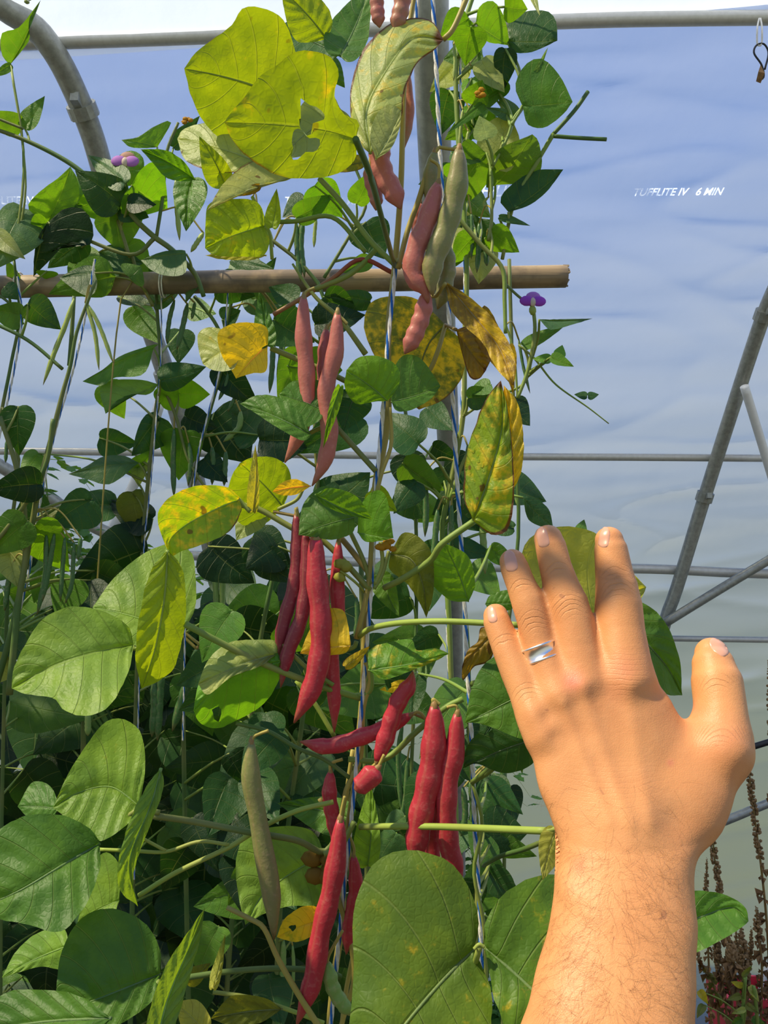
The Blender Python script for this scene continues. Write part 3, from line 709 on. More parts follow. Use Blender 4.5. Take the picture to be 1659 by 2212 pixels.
twine([(1000, -60), (994, 200), (1003, 450), (1002, 700), (995, 900), (972, 1100), (965, 1300), (975, 1600), (985, 2000), (990, 2300)], .98, 2.6, 'twine hidden among green vines right behind the steel post')
# ---- bamboo pole, tied on with string loops
bp = empty('bamboo_pole', P(400, 610, 1.16), 'weathered bamboo pole lying level across the vines, cut end on the right', 'pole')
pts = cr_path([(-260, 622, 1.16), (0, 620, 1.16), (250, 614, 1.16), (500, 608, 1.16), (850, 605, 1.16), (1060, 600, 1.16), (1222, 597, 1.16)], 60); W = [P(*a) for a in pts]
rad = []
for i in range(60):
    x = pts[i][0]; r = 24; r *= 1 + .10 * math.exp(-((x - 478) / 7) ** 2) + .07 * math.exp(-((x + 20) / 8) ** 2) + .06 * math.exp(-((x - 1010) / 8) ** 2); rad.append(r / F * 1.16)
W2 = W[:-1] + [W[-1]] * 4; rad2 = rad[:-1] + [rad[-1], rad[-1] * .94, rad[-1] * .74, rad[-1] * .70]
inner = (W[-2] - W[-1]).normalized(); W2[-1] = W[-1] + inner * .03; W2[-2] = W[-1] + Vector((.0012, 0, 0)); W2[-3] = W[-1] + Vector((.001, 0, 0))
tube('cane', W2, rad2, BAMBOO, bp, seg=18)
for x in (472, 484): g = Geo(); c = P(x, 608, 1.16); g.tube([c - Vector((.002, 0, 0)), c + Vector((.002, 0, 0))], [.0163, .0163], seg=18); g.build('node_ring', BAMBOO, bp)
for x, lab in ((40, 'white string loop round the bamboo at its far left'), (349, 'white string loop round the bamboo above the third twine')):
    c = P(x, 616, 1.16); g = Geo()
    for o_ in (-.002, .0015):
        g.tube([c + Vector((o_ + .003 * math.sin(a * .5), math.cos(a) * .0175, math.sin(a) * .0175)) for a in [2 * math.pi * k / 20 for k in range(21)]], .0011, seg=5)
    tag(g.build('string_loop', TWINE_W), lab, 'string')
g = Geo()
rt = random.Random(2)
for k in range(70):
    a = rt.uniform(0, 6.28); r0 = rt.uniform(.72, 1.0) * .0153; c = W[-1] + Vector((-.001, math.cos(a) * r0, math.sin(a) * r0)); g.box(c, (rt.uniform(.002, .009), .0017, .0022))
tag(g.build('torn_fibre', BAMBOO, bp, smooth=False), kind='stuff')

# ================================================================ main red-podded vine
A_ = Vine((850, 580, .61), 'red-podded bean vine climbing the nearest twine with long pink and red pods', [
    ([(905, -60), (884, 60), (872, 200), (866, 400), (853, 575), (840, 700), (838, 800), (838, 900), (826, 980), (812, 1040), (806, 1150), (800, 1260), (788, 1360), (786, 1450), (782, 1520), (774, 1610), (768, 1680), (752, 1790), (742, 1900), (738, 2000), (722, 2110), (710, 2240), (700, 2420)], .615, [5, 6.5, 7.5, 7, 7, 8]),
    ([(842, 880), (845, 960), (822, 1030), (806, 1120), (796, 1260), (770, 1380)], .60, [4, 5, 6]),
    ([(790, 1430), (800, 1470), (784, 1530), (778, 1640), (745, 1720), (725, 1900), (748, 2000), (765, 2110), (735, 2230), (720, 2420)], .60, [6, 6, 5]),
    ([(762, 1620), (748, 1740), (758, 1880), (770, 2010), (742, 2180), (730, 2400)], .635, [5, 5])], color='y')
fg = dict(fg=True)
def lf(*a, **k): k.setdefault('fg', True); k.setdefault('stalk', False); return leaf(A_, *a, **k)
# stalks of the main vine
for pts, d, r, c in (
    ([(768, 300), (800, 380), (832, 500), (853, 575)], [.394, .43, .53, .61], [6, 6.5], 'd'), ([(958, 85), (980, 60), (1015, -20)], .60, 6, 'y'),
    ([(930, 345), (905, 430), (880, 500), (860, 580)], .60, 6, 'y'), ([(948, 318), (975, 322), (990, 322)], .60, 4, 'y'), ([(930, 345), (948, 318)], .60, 4, 'y'),
    ([(853, 572), (800, 520), (740, 440), (690, 385)], .61, 6, 'g'), ([(850, 590), (780, 560), (720, 600), (650, 645), (590, 680)], .625, 5, 'r'), ([(680, 625), (760, 590), (820, 530)], .625, 6, 'g'),
    ([(632, 570), (680, 640), (735, 690), (790, 765)], .62, [2.5, 5, 6.5], 'g'), ([(585, 752), (640, 775), (700, 800), (760, 830)], .61, 6, 'g'),
    ([(570, 480), (640, 478), (720, 470), (790, 545)], .62, 5, 'g'), ([(545, 425), (580, 500), (588, 560)], .62, 4, 'l'),
    ([(720, 915), (760, 960), (812, 1018)], .60, 6, 'd'), ([(670, 935), (700, 920), (722, 905)], .60, 5, 'l'),
    ([(515, 1090), (560, 1100), (640, 1145), (700, 1170), (800, 1275)], .60, 6.5, 'g'), ([(655, 1055), (640, 1080), (600, 1100)], .60, 4, 'l'),
    ([(590, 1105), (640, 1115)], .6, 3.5, 'br'), ([(735, 1160), (760, 1190), (795, 1235)], .61, 6.5, 'br'), ([(757, 1150), (785, 1210), (800, 1262)], .60, 5, 'g'),
    ([(840, 1190), (826, 1240), (808, 1272)], .59, 4, 'g'), ([(822, 1170), (826, 1220), (810, 1262)], .59, 4.5, 'l'),
    ([(830, 1270), (870, 1250), (930, 1210), (955, 1175), (1025, 1125)], [.60, .59, .58, .57, .57], 7, 'g'),
    ([(775, 1375), (800, 1358), (860, 1346), (950, 1342), (1050, 1346), (1120, 1350)], [.60, .59, .57, .55, .54, .53], 6.5, 'l'),
    ([(400, 1348), (470, 1385), (560, 1430), (680, 1478), (778, 1508)], [.56, .57, .58, .59, .60], 7.5, 'g'),
    ([(330, 1762), (420, 1775), (540, 1798), (640, 1815), (700, 1840), (740, 1790)], [.57, .58, .58, .59, .60, .60], 7, 'd'),
    ([(300, 1935), (380, 1885), (495, 1830), (560, 1790), (640, 1752), (720, 1732)], .585, 5.5, 'l'), ([(215, 1835), (290, 1838), (358, 1840), (430, 1818), (495, 1825)], .585, 4, 'l'), ([(310, 1812), (358, 1838)], .585, 3.5, 'l'),
    ([(778, 1786), (860, 1785), (960, 1786), (1060, 1790), (1180, 1795)], [.60, .58, .56, .53, .50], 7.5, 'l'),
    ([(400, 2112), (500, 2098), (600, 2092), (700, 2098), (735, 2110)], [.56, .57, .58, .59, .60], 6, 'd'),
    ([(460, 2143), (540, 2155), (620, 2180), (700, 2210)], .58, 4.5, 'l'), ([(490, 1960), (540, 1985), (570, 2005), (600, 2070), (640, 2140), (690, 2220)], .56, [5, 6, 7], 'y'),
    ([(510, 1562), (580, 1580), (640, 1615), (700, 1640), (755, 1680)], .60, 5, 'd'), ([(752, 1640), (830, 1640), (900, 1580), (960, 1530), (1000, 1510)], .60, 6.5, 'g'),
    ([(890, 1540), (930, 1560), (945, 1590)], .60, 3.5, 'br'), ([(690, 1725), (710, 1760), (722, 1800)], .60, 5, 'y'), ([(700, 1845), (735, 1830), (765, 1775)], .59, 6, 'g'),
    ([(235, 2210), (280, 2180), (345, 2120)], .53, 6, 'g'), ([(640, 1470), (680, 1520), (722, 1590)], .61, 5.5, 'l'), ([(765, 1505), (800, 1490), (798, 1430), (790, 1400)], .60, 6, 'g'),
    ([(700, 1415), (760, 1400), (770, 1385)], .60, 5, 'g'), ([(205, 1820), (222, 1800), (295, 1750)], .57, 5, 'g'), ([(345, 1755), (300, 1748)], .57, 6, 'g'),
    ([(285, 1395), (300, 1400), (392, 1360)], .58, 5, 'g'), ([(610, 1390), (660, 1440), (720, 1480)], .59, 5, 'g')):
    stalkline(A_, pts, d, r, c)
# --- leaves, top
lf((640, 232), (398, 148), [(650, 160), (632, 90), (612, 42), (570, 18), (525, 17), (500, 55), (460, 85), (422, 115)], [(600, 290), (540, 310), (480, 300), (440, 262), (412, 205)], .60, 'YG', tx=.2, ty=.7, fold=.1, bend=.1, yel=.08, brn=.1, label='large yellow-green leaf with a notched upper edge', m=[(560, 190), (480, 165)], pucker=.5)
lf((768, 300), (485, 264), [(775, 262), (742, 245), (722, 205), (732, 158), (712, 122), (670, 110), (630, 115), (600, 140), (560, 165), (525, 215), (498, 240)], [(766, 345), (720, 378), (650, 386), (590, 374), (530, 335), (500, 300)], .392, 'YG', tx=.1, ty=.65, fold=.05, bend=.12, yel=.16, brn=.12, holes=[(668, 252, 24, 34), (640, 187, 13, 9), (655, 312, 30, 26)], label='large yellow-green leaf eaten into big ragged holes', m=[(700, 280), (600, 268)], pucker=.6)
lf((735, 235), (600, 345), 62, 60, .60, 'P', ty=-.6, tx=0)
lf((706, 84), (606, -25), [(718, 50), (704, 10), (660, -22)], [(670, 92), (640, 88), (622, 55), (612, 12)], .595, 'YG', ty=.3, yel=.2)
lf((735, 122), (800, -35), 42, 50, .62, 'M', ty=-.7, tx=.2)
lf((732, 118), (592, 62), [(690, 160), (640, 158), (600, 130), (590, 95)], [(700, 50), (640, 40)], .64, 'B', ty=-.4)
lf((705, 130), (745, 190), 26, 22, .64, 'M')
lf((800, 332), (958, 86), [(768, 300), (756, 230), (762, 170), (784, 108), (832, 58), (885, 40), (932, 45)], [(838, 285), (868, 250), (872, 205), (884, 170), (905, 132), (938, 108)], .57, 'P', tx=-.3, ty=-.55, fold=.5, bend=.25, yel=.30, brn=.52, label='pale quilted yellow-green leaf with a brown scorched tip', m=[(792, 240), (830, 160), (890, 85)], pucker=1.5)
lf((812, 345), (868, 235), [(800, 300), (812, 250), (840, 225)], [(845, 320), (862, 280)], .56, 'P', tx=.3, ty=-.4, yel=.15)
lf((562, 352), (383, 300), [(540, 290), (480, 262), (430, 268), (395, 280)], [(520, 372), (450, 368), (400, 345)], .615, 'P', ty=-.6, yel=.1, brn=.3)
lf((486, 398), (430, 294), 26, 32, .60, 'YG', ty=.5, yel=.15, label='small upright yellow-green leaflet')
lf((422, 388), (303, 322), [(400, 352), (360, 325)], [(400, 392), (360, 384), (330, 352)], .60, 'G', ty=.3, pucker=2)
lf((415, 385), (402, 500), 38, 36, .63, 'M', ty=-.5, pucker=2)
lf((640, 380), (447, 455), [(600, 360), (560, 346), (520, 362), (480, 400)], [(610, 392), (560, 398), (520, 418), (480, 436)], .58, 'P', ty=-.9, yel=.12, brn=.2, label='pale curled leaf with browned lower rim')
lf((560, 400), (485, 425), 6, 14, .59, 'BR', ty=.6, brn=.5)
lf((572, 488), (443, 536), [(566, 450), (545, 432), (495, 430), (452, 440), (444, 480)], [(582, 520), (568, 552), (520, 554), (465, 552)], .60, 'YG', ty=.2, tx=.2, yel=.22, pucker=2, label='square quilted yellow-green leaf below the holey leaves')
lf((575, 552), (442, 552), [(540, 562), (480, 560)], [(550, 548), (480, 545)], .61, 'YP', ty=-.8)
lf((588, 492), (598, 407), 16, 19, .60, 'YG', ty=.2, yel=.15)
lf((785, 350), (705, 372), 20, 14, .60, 'OL', brn=.5, yel=.3, ty=.3)
# --- middle
lf((578, 745), (510, 818), [(575, 800), (548, 806), (525, 812)], [(577, 708), (545, 697), (500, 700), (470, 722), (480, 770), (500, 800)], .60, 'Y', ty=.15, tx=0, yel=.75, brn=.15, label='bright yellow leaf mottled with orange', fold=-.1)
lf((520, 738), (438, 786), [(510, 790), (485, 802), (455, 798)], [(490, 715), (450, 707), (428, 722), (430, 760)], .61, 'P', ty=-.5, yel=.1, pucker=1.5)
lf((578, 748), (560, 632), 22, 25, .605, 'M', ty=-.2, tx=-.3, yel=.1, pucker=2)
lf((702, 888), (602, 852), [(728, 860), (715, 832), (680, 820), (632, 824)], [(690, 908), (650, 925), (618, 895)], .59, 'M', ty=-.6, label='rounded green leaf with clear herringbone veins')
lf((672, 940), (518, 872), [(650, 895), (610, 862), (560, 853)], [(655, 952), (610, 930), (555, 895)], .575, 'M', ty=-.55, tx=.1)
lf((620, 790), (740, 800), [(640, 835), (700, 838)], [(640, 760), (700, 750)], .63, 'G', ty=.5)
lf((838, 866), (748, 800), [(862, 830), (858, 792), (820, 770), (775, 772)], [(805, 868), (768, 872), (745, 838)], .58, 'G', ty=.45, tx=-.2)
lf((845, 868), (952, 834), [(858, 888), (890, 885), (930, 862)], [(842, 820), (868, 770), (905, 772), (935, 808)], .59, 'M', ty=-.3, tx=.3)
lf((768, 850), (742, 932), 45, 42, .61, 'D', ty=-.4)
lf((735, 835), (698, 968), 12, 11, .575, 'G', ty=.5, tx=.9, label='narrow bright leaf seen almost edge on')
lf((612, 1095), (518, 1000), [(628, 1050), (622, 1010), (590, 988), (545, 988)], [(570, 1132), (520, 1132), (492, 1080), (500, 1030)], .61, 'YG', ty=.6, yel=.1, brn=.08)
lf((546, 1105), (552, 960), 13, 14, .585, 'YP', tx=.9, ty=.1, yel=.2, label='slim curled yellow leaf edge')
lf((520, 1078), (370, 1203), [(520, 1108), (492, 1150), (440, 1175), (395, 1190)], [(490, 1052), (420, 1050), (362, 1078), (340, 1115), (352, 1165)], .575, 'YG', ty=.1, fold=-.35, yel=.42, brn=.22, label='yellow-green leaf with orange mottling and brown tip', m=[(470, 1098), (400, 1135), (365, 1170)], pucker=1.2)
lf((560, 1100), (510, 1168), 40, 30, .63, 'P', ty=-.4)
lf((765, 1118), (645, 1156), [(762, 1150), (720, 1166), (680, 1160)], [(745, 1070), (700, 1050), (660, 1080), (648, 1120)], .575, 'M', ty=-.35, tx=.2)
lf((680, 1068), (804, 1122), [(700, 1092), (750, 1112)], [(715, 1054), (770, 1072)], .565, 'G', ty=.4)
lf((772, 1150), (850, 1162), [(790, 1170), (825, 1168)], [(778, 1095), (808, 1060), (835, 1075)], .58, 'G', ty=.1)
lf((800, 1060), (858, 1105), 30, 24, .62, 'YG', ty=.4, yel=.1)
lf((672, 1050), (588, 1062), [(640, 1068), (610, 1070)], [(640, 1035), (610, 1042)], .58, 'O', ty=.2, yel=.9, pucker=.5, label='tiny orange-yellow leaf')
# --- left side
lf((398, 1362), (200, 1312), [(380, 1400), (310, 1400), (240, 1365)], [(422, 1310), (422, 1240), (412, 1192), (370, 1175), (310, 1196), (245, 1250)], .60, 'L', ty=-.75, tx=.25, label='large pale sunlit leaf behind the upright one', m=[(330, 1345), (262, 1325)])
lf((362, 1188), (306, 1488), [(325, 1235), (305, 1310), (294, 1390), (294, 1440)], [(392, 1225), (402, 1300), (396, 1370), (378, 1440), (345, 1470)], .555, 'YG', ty=.25, tx=.45, yel=.06, label='upright glowing yellow-green leaf', m=[(355, 1290), (335, 1400)])
lf((288, 1392), (25, 1487), [(278, 1450), (240, 1520), (190, 1547), (140, 1535), (115, 1508), (60, 1500)], [(275, 1350), (215, 1318), (150, 1311), (90, 1340), (50, 1400), (28, 1450)], .545, 'L', ty=-.7, tx=.1, bend=.2, holes=[(146, 1490, 13, 14)], label='broad quilted sunlit leaf with one small hole', m=[(200, 1410), (110, 1440)], pucker=1.3)
lf((606, 1428), (418, 1535), [(602, 1470), (570, 1520), (520, 1552), (470, 1573), (432, 1562)], [(590, 1390), (555, 1384), (500, 1388), (455, 1425), (428, 1480)], .58, 'G', ty=.05, fold=.8, holes=[(468, 1541, 9, 17)], label='folded leaf, pale above and bright below with a hole', m=[(540, 1445), (470, 1480)], pucker=1.2)
lf((600, 1412), (428, 1478), [(560, 1440), (500, 1462), (450, 1500)], [(598, 1385), (550, 1382), (495, 1388), (450, 1425)], .572, 'P', ty=-.8, tx=.1, label='pale upper half of the folded leaf with a hole', pucker=1.3)  # separate paler leaf stands in for stronger light on the fold's upper half
lf((302, 1742), (114, 1745), [(278, 1778), (215, 1817), (165, 1782)], [(314, 1650), (302, 1580), (262, 1552), (225, 1562), (190, 1605), (148, 1670)], .57, 'L', ty=-.55, tx=.2, yel=.06, m=[(240, 1700), (170, 1712)], pucker=1.3)
lf((130, 1748), (38, 1742), [(95, 1775), (60, 1765)], [(110, 1700), (70, 1690)], .62, 'M', ty=-.6)
lf((216, 1822), (-55, 1965), [(214, 1885), (180, 1962), (130, 2012), (70, 2000), (0, 1985)], [(192, 1788), (130, 1760), (60, 1762), (0, 1790), (-50, 1855)], .53, 'M', ty=-.55, tx=.1, bend=.2, label='broad dark green leaf cut by the frame edge', m=[(130, 1872), (40, 1925)], pucker=1.2)
lf((348, 1660), (298, 1958), [(322, 1690), (285, 1760), (258, 1850), (258, 1920)], [(354, 1700), (328, 1775), (297, 1855), (288, 1915)], .545, 'L', tx=.9, ty=-.2, label='tall light leaf twisted nearly edge on', m=[(325, 1740), (280, 1860)])
lf((258, 1945), (168, 1992), [(240, 1985), (205, 1998)], [(262, 1880), (235, 1842), (205, 1860), (180, 1930)], .60, 'L', ty=-.5)
lf((150, 2042), (4, 2112), [(140, 2092), (90, 2088), (50, 2098)], [(135, 2005), (80, 2016), (35, 2055)], .57, 'L', ty=-.5)
lf((347, 2104), (118, 2178), [(330, 2160), (280, 2200), (200, 2240), (130, 2235)], [(345, 2050), (310, 1992), (240, 1962), (175, 1985), (132, 2060)], .52, 'M', ty=-.6, tx=.2, bend=.2, m=[(270, 2135), (190, 2165)], pucker=1.2)
lf((332, 2300), (443, 1960), [(378, 2215), (400, 2145), (432, 2030)], [(312, 2240), (345, 2115), (392, 2035)], .50, 'L', tx=.8, ty=-.1, label='upright bright leaf blade twisted edge on at the bottom', m=[(358, 2170), (412, 2040)])
lf((240, 2200), (-70, 2235), [(190, 2260), (90, 2290), (0, 2285)], [(175, 2152), (90, 2138), (0, 2150)], .48, 'M', ty=-.7, yel=.02)
lf((460, 2136), (487, 2018), 11, 12, .56, 'YP', tx=.5)
lf((452, 2240), (378, 2165), [(400, 2235)], [(455, 2200), (425, 2160)], .55, 'YP', ty=-.4, brn=.05)
lf((610, 2180), (455, 2200), [(560, 2210), (500, 2215)], [(570, 2155), (500, 2152)], .58, 'OL', ty=.2)
lf((402, 2120), (455, 2080), 22, 20, .58, 'OL', yel=.2, ty=.2)
lf((697, 1985), (598, 2024), [(690, 2012), (645, 2034), (615, 2030)], [(692, 1962), (655, 1958), (615, 1985)], .575, 'Y', ty=.2, yel=.6, holes=[(632, 2004, 8, 6)], label='small yellow leaf with a pinhole')
lf((702, 1848), (530, 1998), [(702, 1930), (690, 1955), (625, 1958), (568, 1975)], [(680, 1800), (640, 1785), (585, 1788), (530, 1805), (510, 1860), (514, 1930)], .62, 'L', ty=-.5, tx=.2, m=[(640, 1880), (570, 1930)], pucker=1.3)
lf((760, 1770), (600, 1735), 40, 45, .64, 'M', ty=-.5, pucker=1.3)
lf((795, 1870), (800, 1690), 26, 32, .63, 'L', ty=-.2, tx=-.3)
lf((758, 1395), (648, 1412), [(742, 1412), (690, 1416)], [(752, 1350), (740, 1318), (702, 1318), (668, 1362)], .575, 'Y', ty=.2, yel=.65, brn=.2, label='cupped yellow leaf peppered with dark specks')
lf((745, 1440), (800, 1395), 14, 12, .59, 'Y', yel=.6, brn=.3)
lf((795, 1448), (970, 1412), [(830, 1468), (880, 1452), (940, 1428)], [(800, 1402), (850, 1385), (890, 1382), (900, 1405), (940, 1400)], .575, 'G', ty=-.5, yel=.28, brn=.05, label='flat green leaf with yellow flecks')
lf((880, 1480), (820, 1490), 14, 16, .60, 'Y', yel=.6, holes=[(838, 1482, 7, 8)], ty=0)
lf((843, 1196), (921, 1335), [(842, 1230), (880, 1262), (905, 1300)], [(870, 1152), (905, 1160), (934, 1200), (936, 1280)], .60, 'OL', ty=.2, tx=-.3, fold=.3, m=[(890, 1210), (915, 1270)])
lf((1012, 1300), (958, 1172), [(1026, 1260), (1010, 1200)], [(970, 1295), (925, 1250), (930, 1205)], .60, 'G', ty=.2, tx=.2)
lf((915, 1222), (1008, 1300), 22, 24, .61, 'M', ty=-.3)
lf((822, 1240), (862, 1332), 30, 22, .62, 'M', ty=-.2)
lf((1048, 1305), (1120, 1300), [(1060, 1318), (1100, 1318)], [(1060, 1285), (1100, 1275)], .60, 'M')
# big bottom pair
lf((1024, 2050), (745, 2420), [(1034, 1990), (1012, 1915), (965, 1858), (895, 1836), (828, 1850), (782, 1905), (762, 1990), (764, 2100), (752, 2240), (742, 2330)], [(1062, 2150), (1045, 2280), (960, 2380), (850, 2420)], .46, lin('5f7f2a'), ty=-.35, tx=.05, yel=.15, fold=.15, label='largest leaf at the bottom, broad and veined with pale speckles', m=[(945, 2130), (840, 2260)], pucker=.8)
lf((1046, 2046), (1330, 2350), [(1075, 2180), (1140, 2300), (1240, 2360)], [(1050, 1985), (1095, 1925), (1150, 1896), (1210, 1890), (1280, 1940), (1340, 2080), (1360, 2230)], .465, lin('638229'), ty=-.35, tx=.25, yel=.18, m=[(1130, 2120), (1240, 2230)], label='broad speckled leaf running behind the forearm')
stalkline(A_, [(1024, 2050), (1035, 2040), (1046, 2046)], .47, 4, 'l'); stalkline(A_, [(1036, 2044), (1010, 2120), (900, 2300), (740, 2330)], [.47, .5, .56, .6], 6, 'l')
lf((1400, 2010), (1617, 1990), [(1440, 2075), (1500, 2060), (1550, 2035), (1600, 2005)], [(1440, 1935), (1520, 1924), (1580, 1938), (1612, 1965)], .50, 'M', ty=-.4, fold=-.2, label='dark leaf sticking out right of the forearm', m=[(1500, 1985), (1580, 1960)])
stalkline(A_, [(1400, 2010), (1250, 2030), (1046, 2046)], [.50, .50, .48], 5, 'g')
lf((1202, 1790), (1172, 1902), 30, 33, .485, 'YP', ty=-.3, yel=.1, label='small pale veined leaf at the wrist')
stalkline(A_, [(1180, 1795), (1202, 1790)], .49, 5, 'l')
# yellow dying leaves at the right
lf((1022, 1125), (1082, 822), [(1065, 1156), (1098, 1140), (1110, 1070), (1107, 980), (1098, 890)], [(1003, 1075), (1006, 990), (1022, 930), (1048, 865)], .56, 'YG', tx=-.2, ty=-.15, fold=.2, yel=.36, brn=.46, label='long drooping yellow-green leaf with a brown top', m=[(1060, 1020), (1085, 920)], pucker=2)
lf((1100, 1080), (1088, 832), [(1128, 1010), (1130, 930), (1118, 870)], [(1090, 1000), (1085, 900)], .58, 'Y', tx=.4, ty=0, yel=.55, brn=.2, pucker=2)
lf((962, 610), (1108, 830), [(975, 670), (1015, 715), (1045, 745), (1075, 800)], [(1000, 632), (1050, 672), (1090, 725), (1112, 775)], .58, 'BR', ty=-.4, tx=-.2, yel=.5, brn=.1, label='withered yellow-brown leaf hanging over the twine', m=[(1030, 690), (1080, 755)], pucker=1)
lf((1040, 668), (1105, 832), 38, 20, .60, 'BR', ty=-.2, yel=.4, brn=.15, pucker=1)
lf((962, 702), (905, 885), [(905, 648), (845, 640), (800, 655), (786, 700), (800, 750), (840, 820), (875, 860)], [(1002, 745), (1000, 810), (960, 862)], .635, 'OL', ty=-.1, tx=0, yel=.50, brn=.18, label='large yellow-brown dying leaf behind the main stem', m=[(925, 745), (905, 810)], pucker=1)
lf((985, 712), (1050, 800), [(1000, 770), (1015, 815), (1035, 818)], [(1015, 705), (1045, 730), (1060, 770)], .60, 'BR', ty=-.2, yel=.3, brn=.62, label='crumpled brown dead leaf between the twines', pucker=2.5)
stalkline(A_, [(985, 712), (972, 706), (962, 702)], [.60, .62, .635], 4, 'br')
lf((1100, 745), (1108, 850), 16, 14, .59, 'BR', ty=0, yel=.5, brn=.2, pucker=1.5)
stalkline(A_, [(962, 702), (945, 760), (920, 810), (850, 870)], [.635, .62, .62, .615], 5, 'y')
stalkline(A_, [(962, 612), (930, 640), (855, 560)], [.58, .60, .61], 4, 'y')
stalkline(A_, [(540, 1105), (515, 1078)], [.585, .585], 5, 'g')
# flowers' remains on the vine
def dryflower(vine, px, py, d, c='O', s=1.0):
    g = Geo()
    for k in range(5):
        a = rng.uniform(0, 6.28); u = Vector((math.cos(a), rng.uniform(-.4, .4), math.sin(a))); g.blob(P(px, py, d) + u * .0035 * s, .0035 * s, (1, .5, .8), jit=.2)
    o = g.build('flower', PETAL, vine.root, color=(*COL[c], 1)); return o
dryflower(A_, 735, 1232, .585, 'YP', 1.4); dryflower(A_, 825, 1172, .585, 'O'); dryflower(A_, 845, 1178, .585, 'O', .8)
stalkline(A_, [(735, 1232), (770, 1260), (796, 1290)], [.585, .59, .61], 3, 'l')
# --- pods
def pd(*a, **k): return pod(A_, *a, **k)
pd([(838, 290), (820, 330), (828, 375), (850, 415), (866, 452)], 46, .585, 'K', .15, label='pinkish pod', stalk=[(835, 270), (800, 340), (815, 420)])
pd([(803, 350), (800, 385), (812, 425), (812, 455)], 30, .60, 'K', .35, stalk=[(803, 330)])
pd([(812, -40), (815, 20), (820, 60)], 30, .60, 'K', .3); pd([(875, -60), (868, 10), (858, 50), (852, 70)], 36, .60, 'K', .3)
pd([(880, 60), (875, 140), (885, 240), (870, 330)], 20, .625, 'K', .4)
pd([(946, 396), (925, 470), (898, 540), (893, 595), (918, 625), (925, 655)], 44, .585, 'K', .05, stalk=[(948, 360), (930, 345)], label='rosy pod with a hooked end')
pd([(992, 322), (987, 400), (965, 490), (938, 560), (932, 610), (935, 640)], 47, .58, 'GP', .42, stalk=[(985, 318)], label='dusky green and purple pod')
pd([(938, 330), (930, 390), (935, 440), (925, 520)], 34, .60, 'GP', .5, stalk=[(948, 318)])
pd([(908, 440), (900, 480), (905, 530)], 24, .61, 'K', .1)
pd([(960, 520), (968, 580), (955, 640), (945, 668)], 34, .605, 'GP', .5)
pd([(922, 632), (912, 680), (895, 725), (874, 765)], 38, .59, 'K', .05, stalk=[(925, 600), (945, 520)])
pd([(656, 642), (655, 720), (662, 800), (662, 880), (645, 940), (615, 1000)], 36, .595, 'K', .05, stalk=[(662, 630), (680, 622)], label='long salmon-pink pod')
pd([(705, 712), (700, 780), (700, 850), (705, 900)], 30, .605, 'V', .05, stalk=[(712, 700), (728, 688)])
pd([(729, 676), (724, 760), (706, 830), (706, 880), (712, 940), (700, 1000), (674, 1050)], 37, .59, 'K', .0, stalk=[(733, 682), (750, 700)], label='long rosy pod with a dark tip')
pd([(640, 1112), (642, 1190), (636, 1260), (612, 1350), (598, 1424)], 30, .59, 'dr', .0, stalk=[(640, 1095), (650, 1150)])
pd([(660, 1150), (664, 1240), (652, 1330), (622, 1410), (606, 1485)], 32, .585, 'dr', .1, stalk=[(660, 1135), (685, 1160)])
pd([(682, 1160), (684, 1240), (693, 1340), (690, 1420), (672, 1490), (635, 1562)], 46, .575, 'R', -.1, stalk=[(690, 1150)], label='plump red pod', blunt=.5)
pd([(731, 1172), (728, 1260), (730, 1340), (716, 1420), (722, 1500), (722, 1582)], 32, .595, 'R', -.05, stalk=[(735, 1160), (740, 1150)])
pd([(886, 1545), (840, 1570), (780, 1592), (710, 1612), (648, 1602)], 36, .59, 'R', .05, stalk=[(905, 1538), (925, 1560)], label='red pod lying almost level')
pd([(815, 1645), (838, 1580), (858, 1520), (884, 1480), (892, 1450)], 38, .58, 'R', .0, stalk=[(800, 1660)], label='red pod pointing up')
pd([(815, 1660), (798, 1680), (775, 1700), (765, 1705)], 46, .57, 'R', .1, bumps=1, label='short stubby red pod end', stalk=[(830, 1630)])
pd([(938, 1525), (938, 1600), (928, 1680), (908, 1770), (892, 1880)], 54, .575, 'R', -.1, stalk=[(935, 1510), (950, 1522)], label='broad crimson pod, left of three')
pd([(955, 1640), (948, 1720), (935, 1800), (935, 1900)], 34, .595, 'R', -.1, stalk=[(955, 1610), (950, 1540)])
pd([(988, 1542), (982, 1620), (966, 1700), (966, 1800), (980, 1870), (992, 1940)], 46, .575, 'R', -.05, stalk=[(985, 1525), (965, 1528)], label='crimson pod, right of three')
pd([(714, 1668), (712, 1720), (722, 1780), (740, 1840)], 32, .60, 'R', -.05, stalk=[(715, 1650), (740, 1640)])
pd([(735, 1770), (728, 1850), (712, 1940), (692, 2020), (675, 2120), (640, 2216)], 44, .565, 'R', -.1, stalk=[(738, 1750), (745, 1720)], label='very long bright red pod at the bottom')
pd([(764, 1850), (768, 1920), (756, 1990), (748, 2062)], 30, .60, 'R', -.05, stalk=[(764, 1830), (752, 1800)])
pd([(543, 1602), (542, 1680), (556, 1760), (570, 1840), (586, 1930), (592, 2030)], 42, .565, 'GP', .5, stalk=[(550, 1590), (580, 1578)], blunt=.3, label='flat dull green and purple pod', bumps=2)
pd([(706, 2078), (722, 2140), (760, 2195)], 32, .57, 'pg', .1, stalk=[(712, 2060), (740, 2010)], label='pale green young pod')
dryflower(A_, 695, 1870, .60, 'BR', 2.4); stalkline(A_, [(695, 1870), (710, 1850), (740, 1830)], .60, 3, 'br')

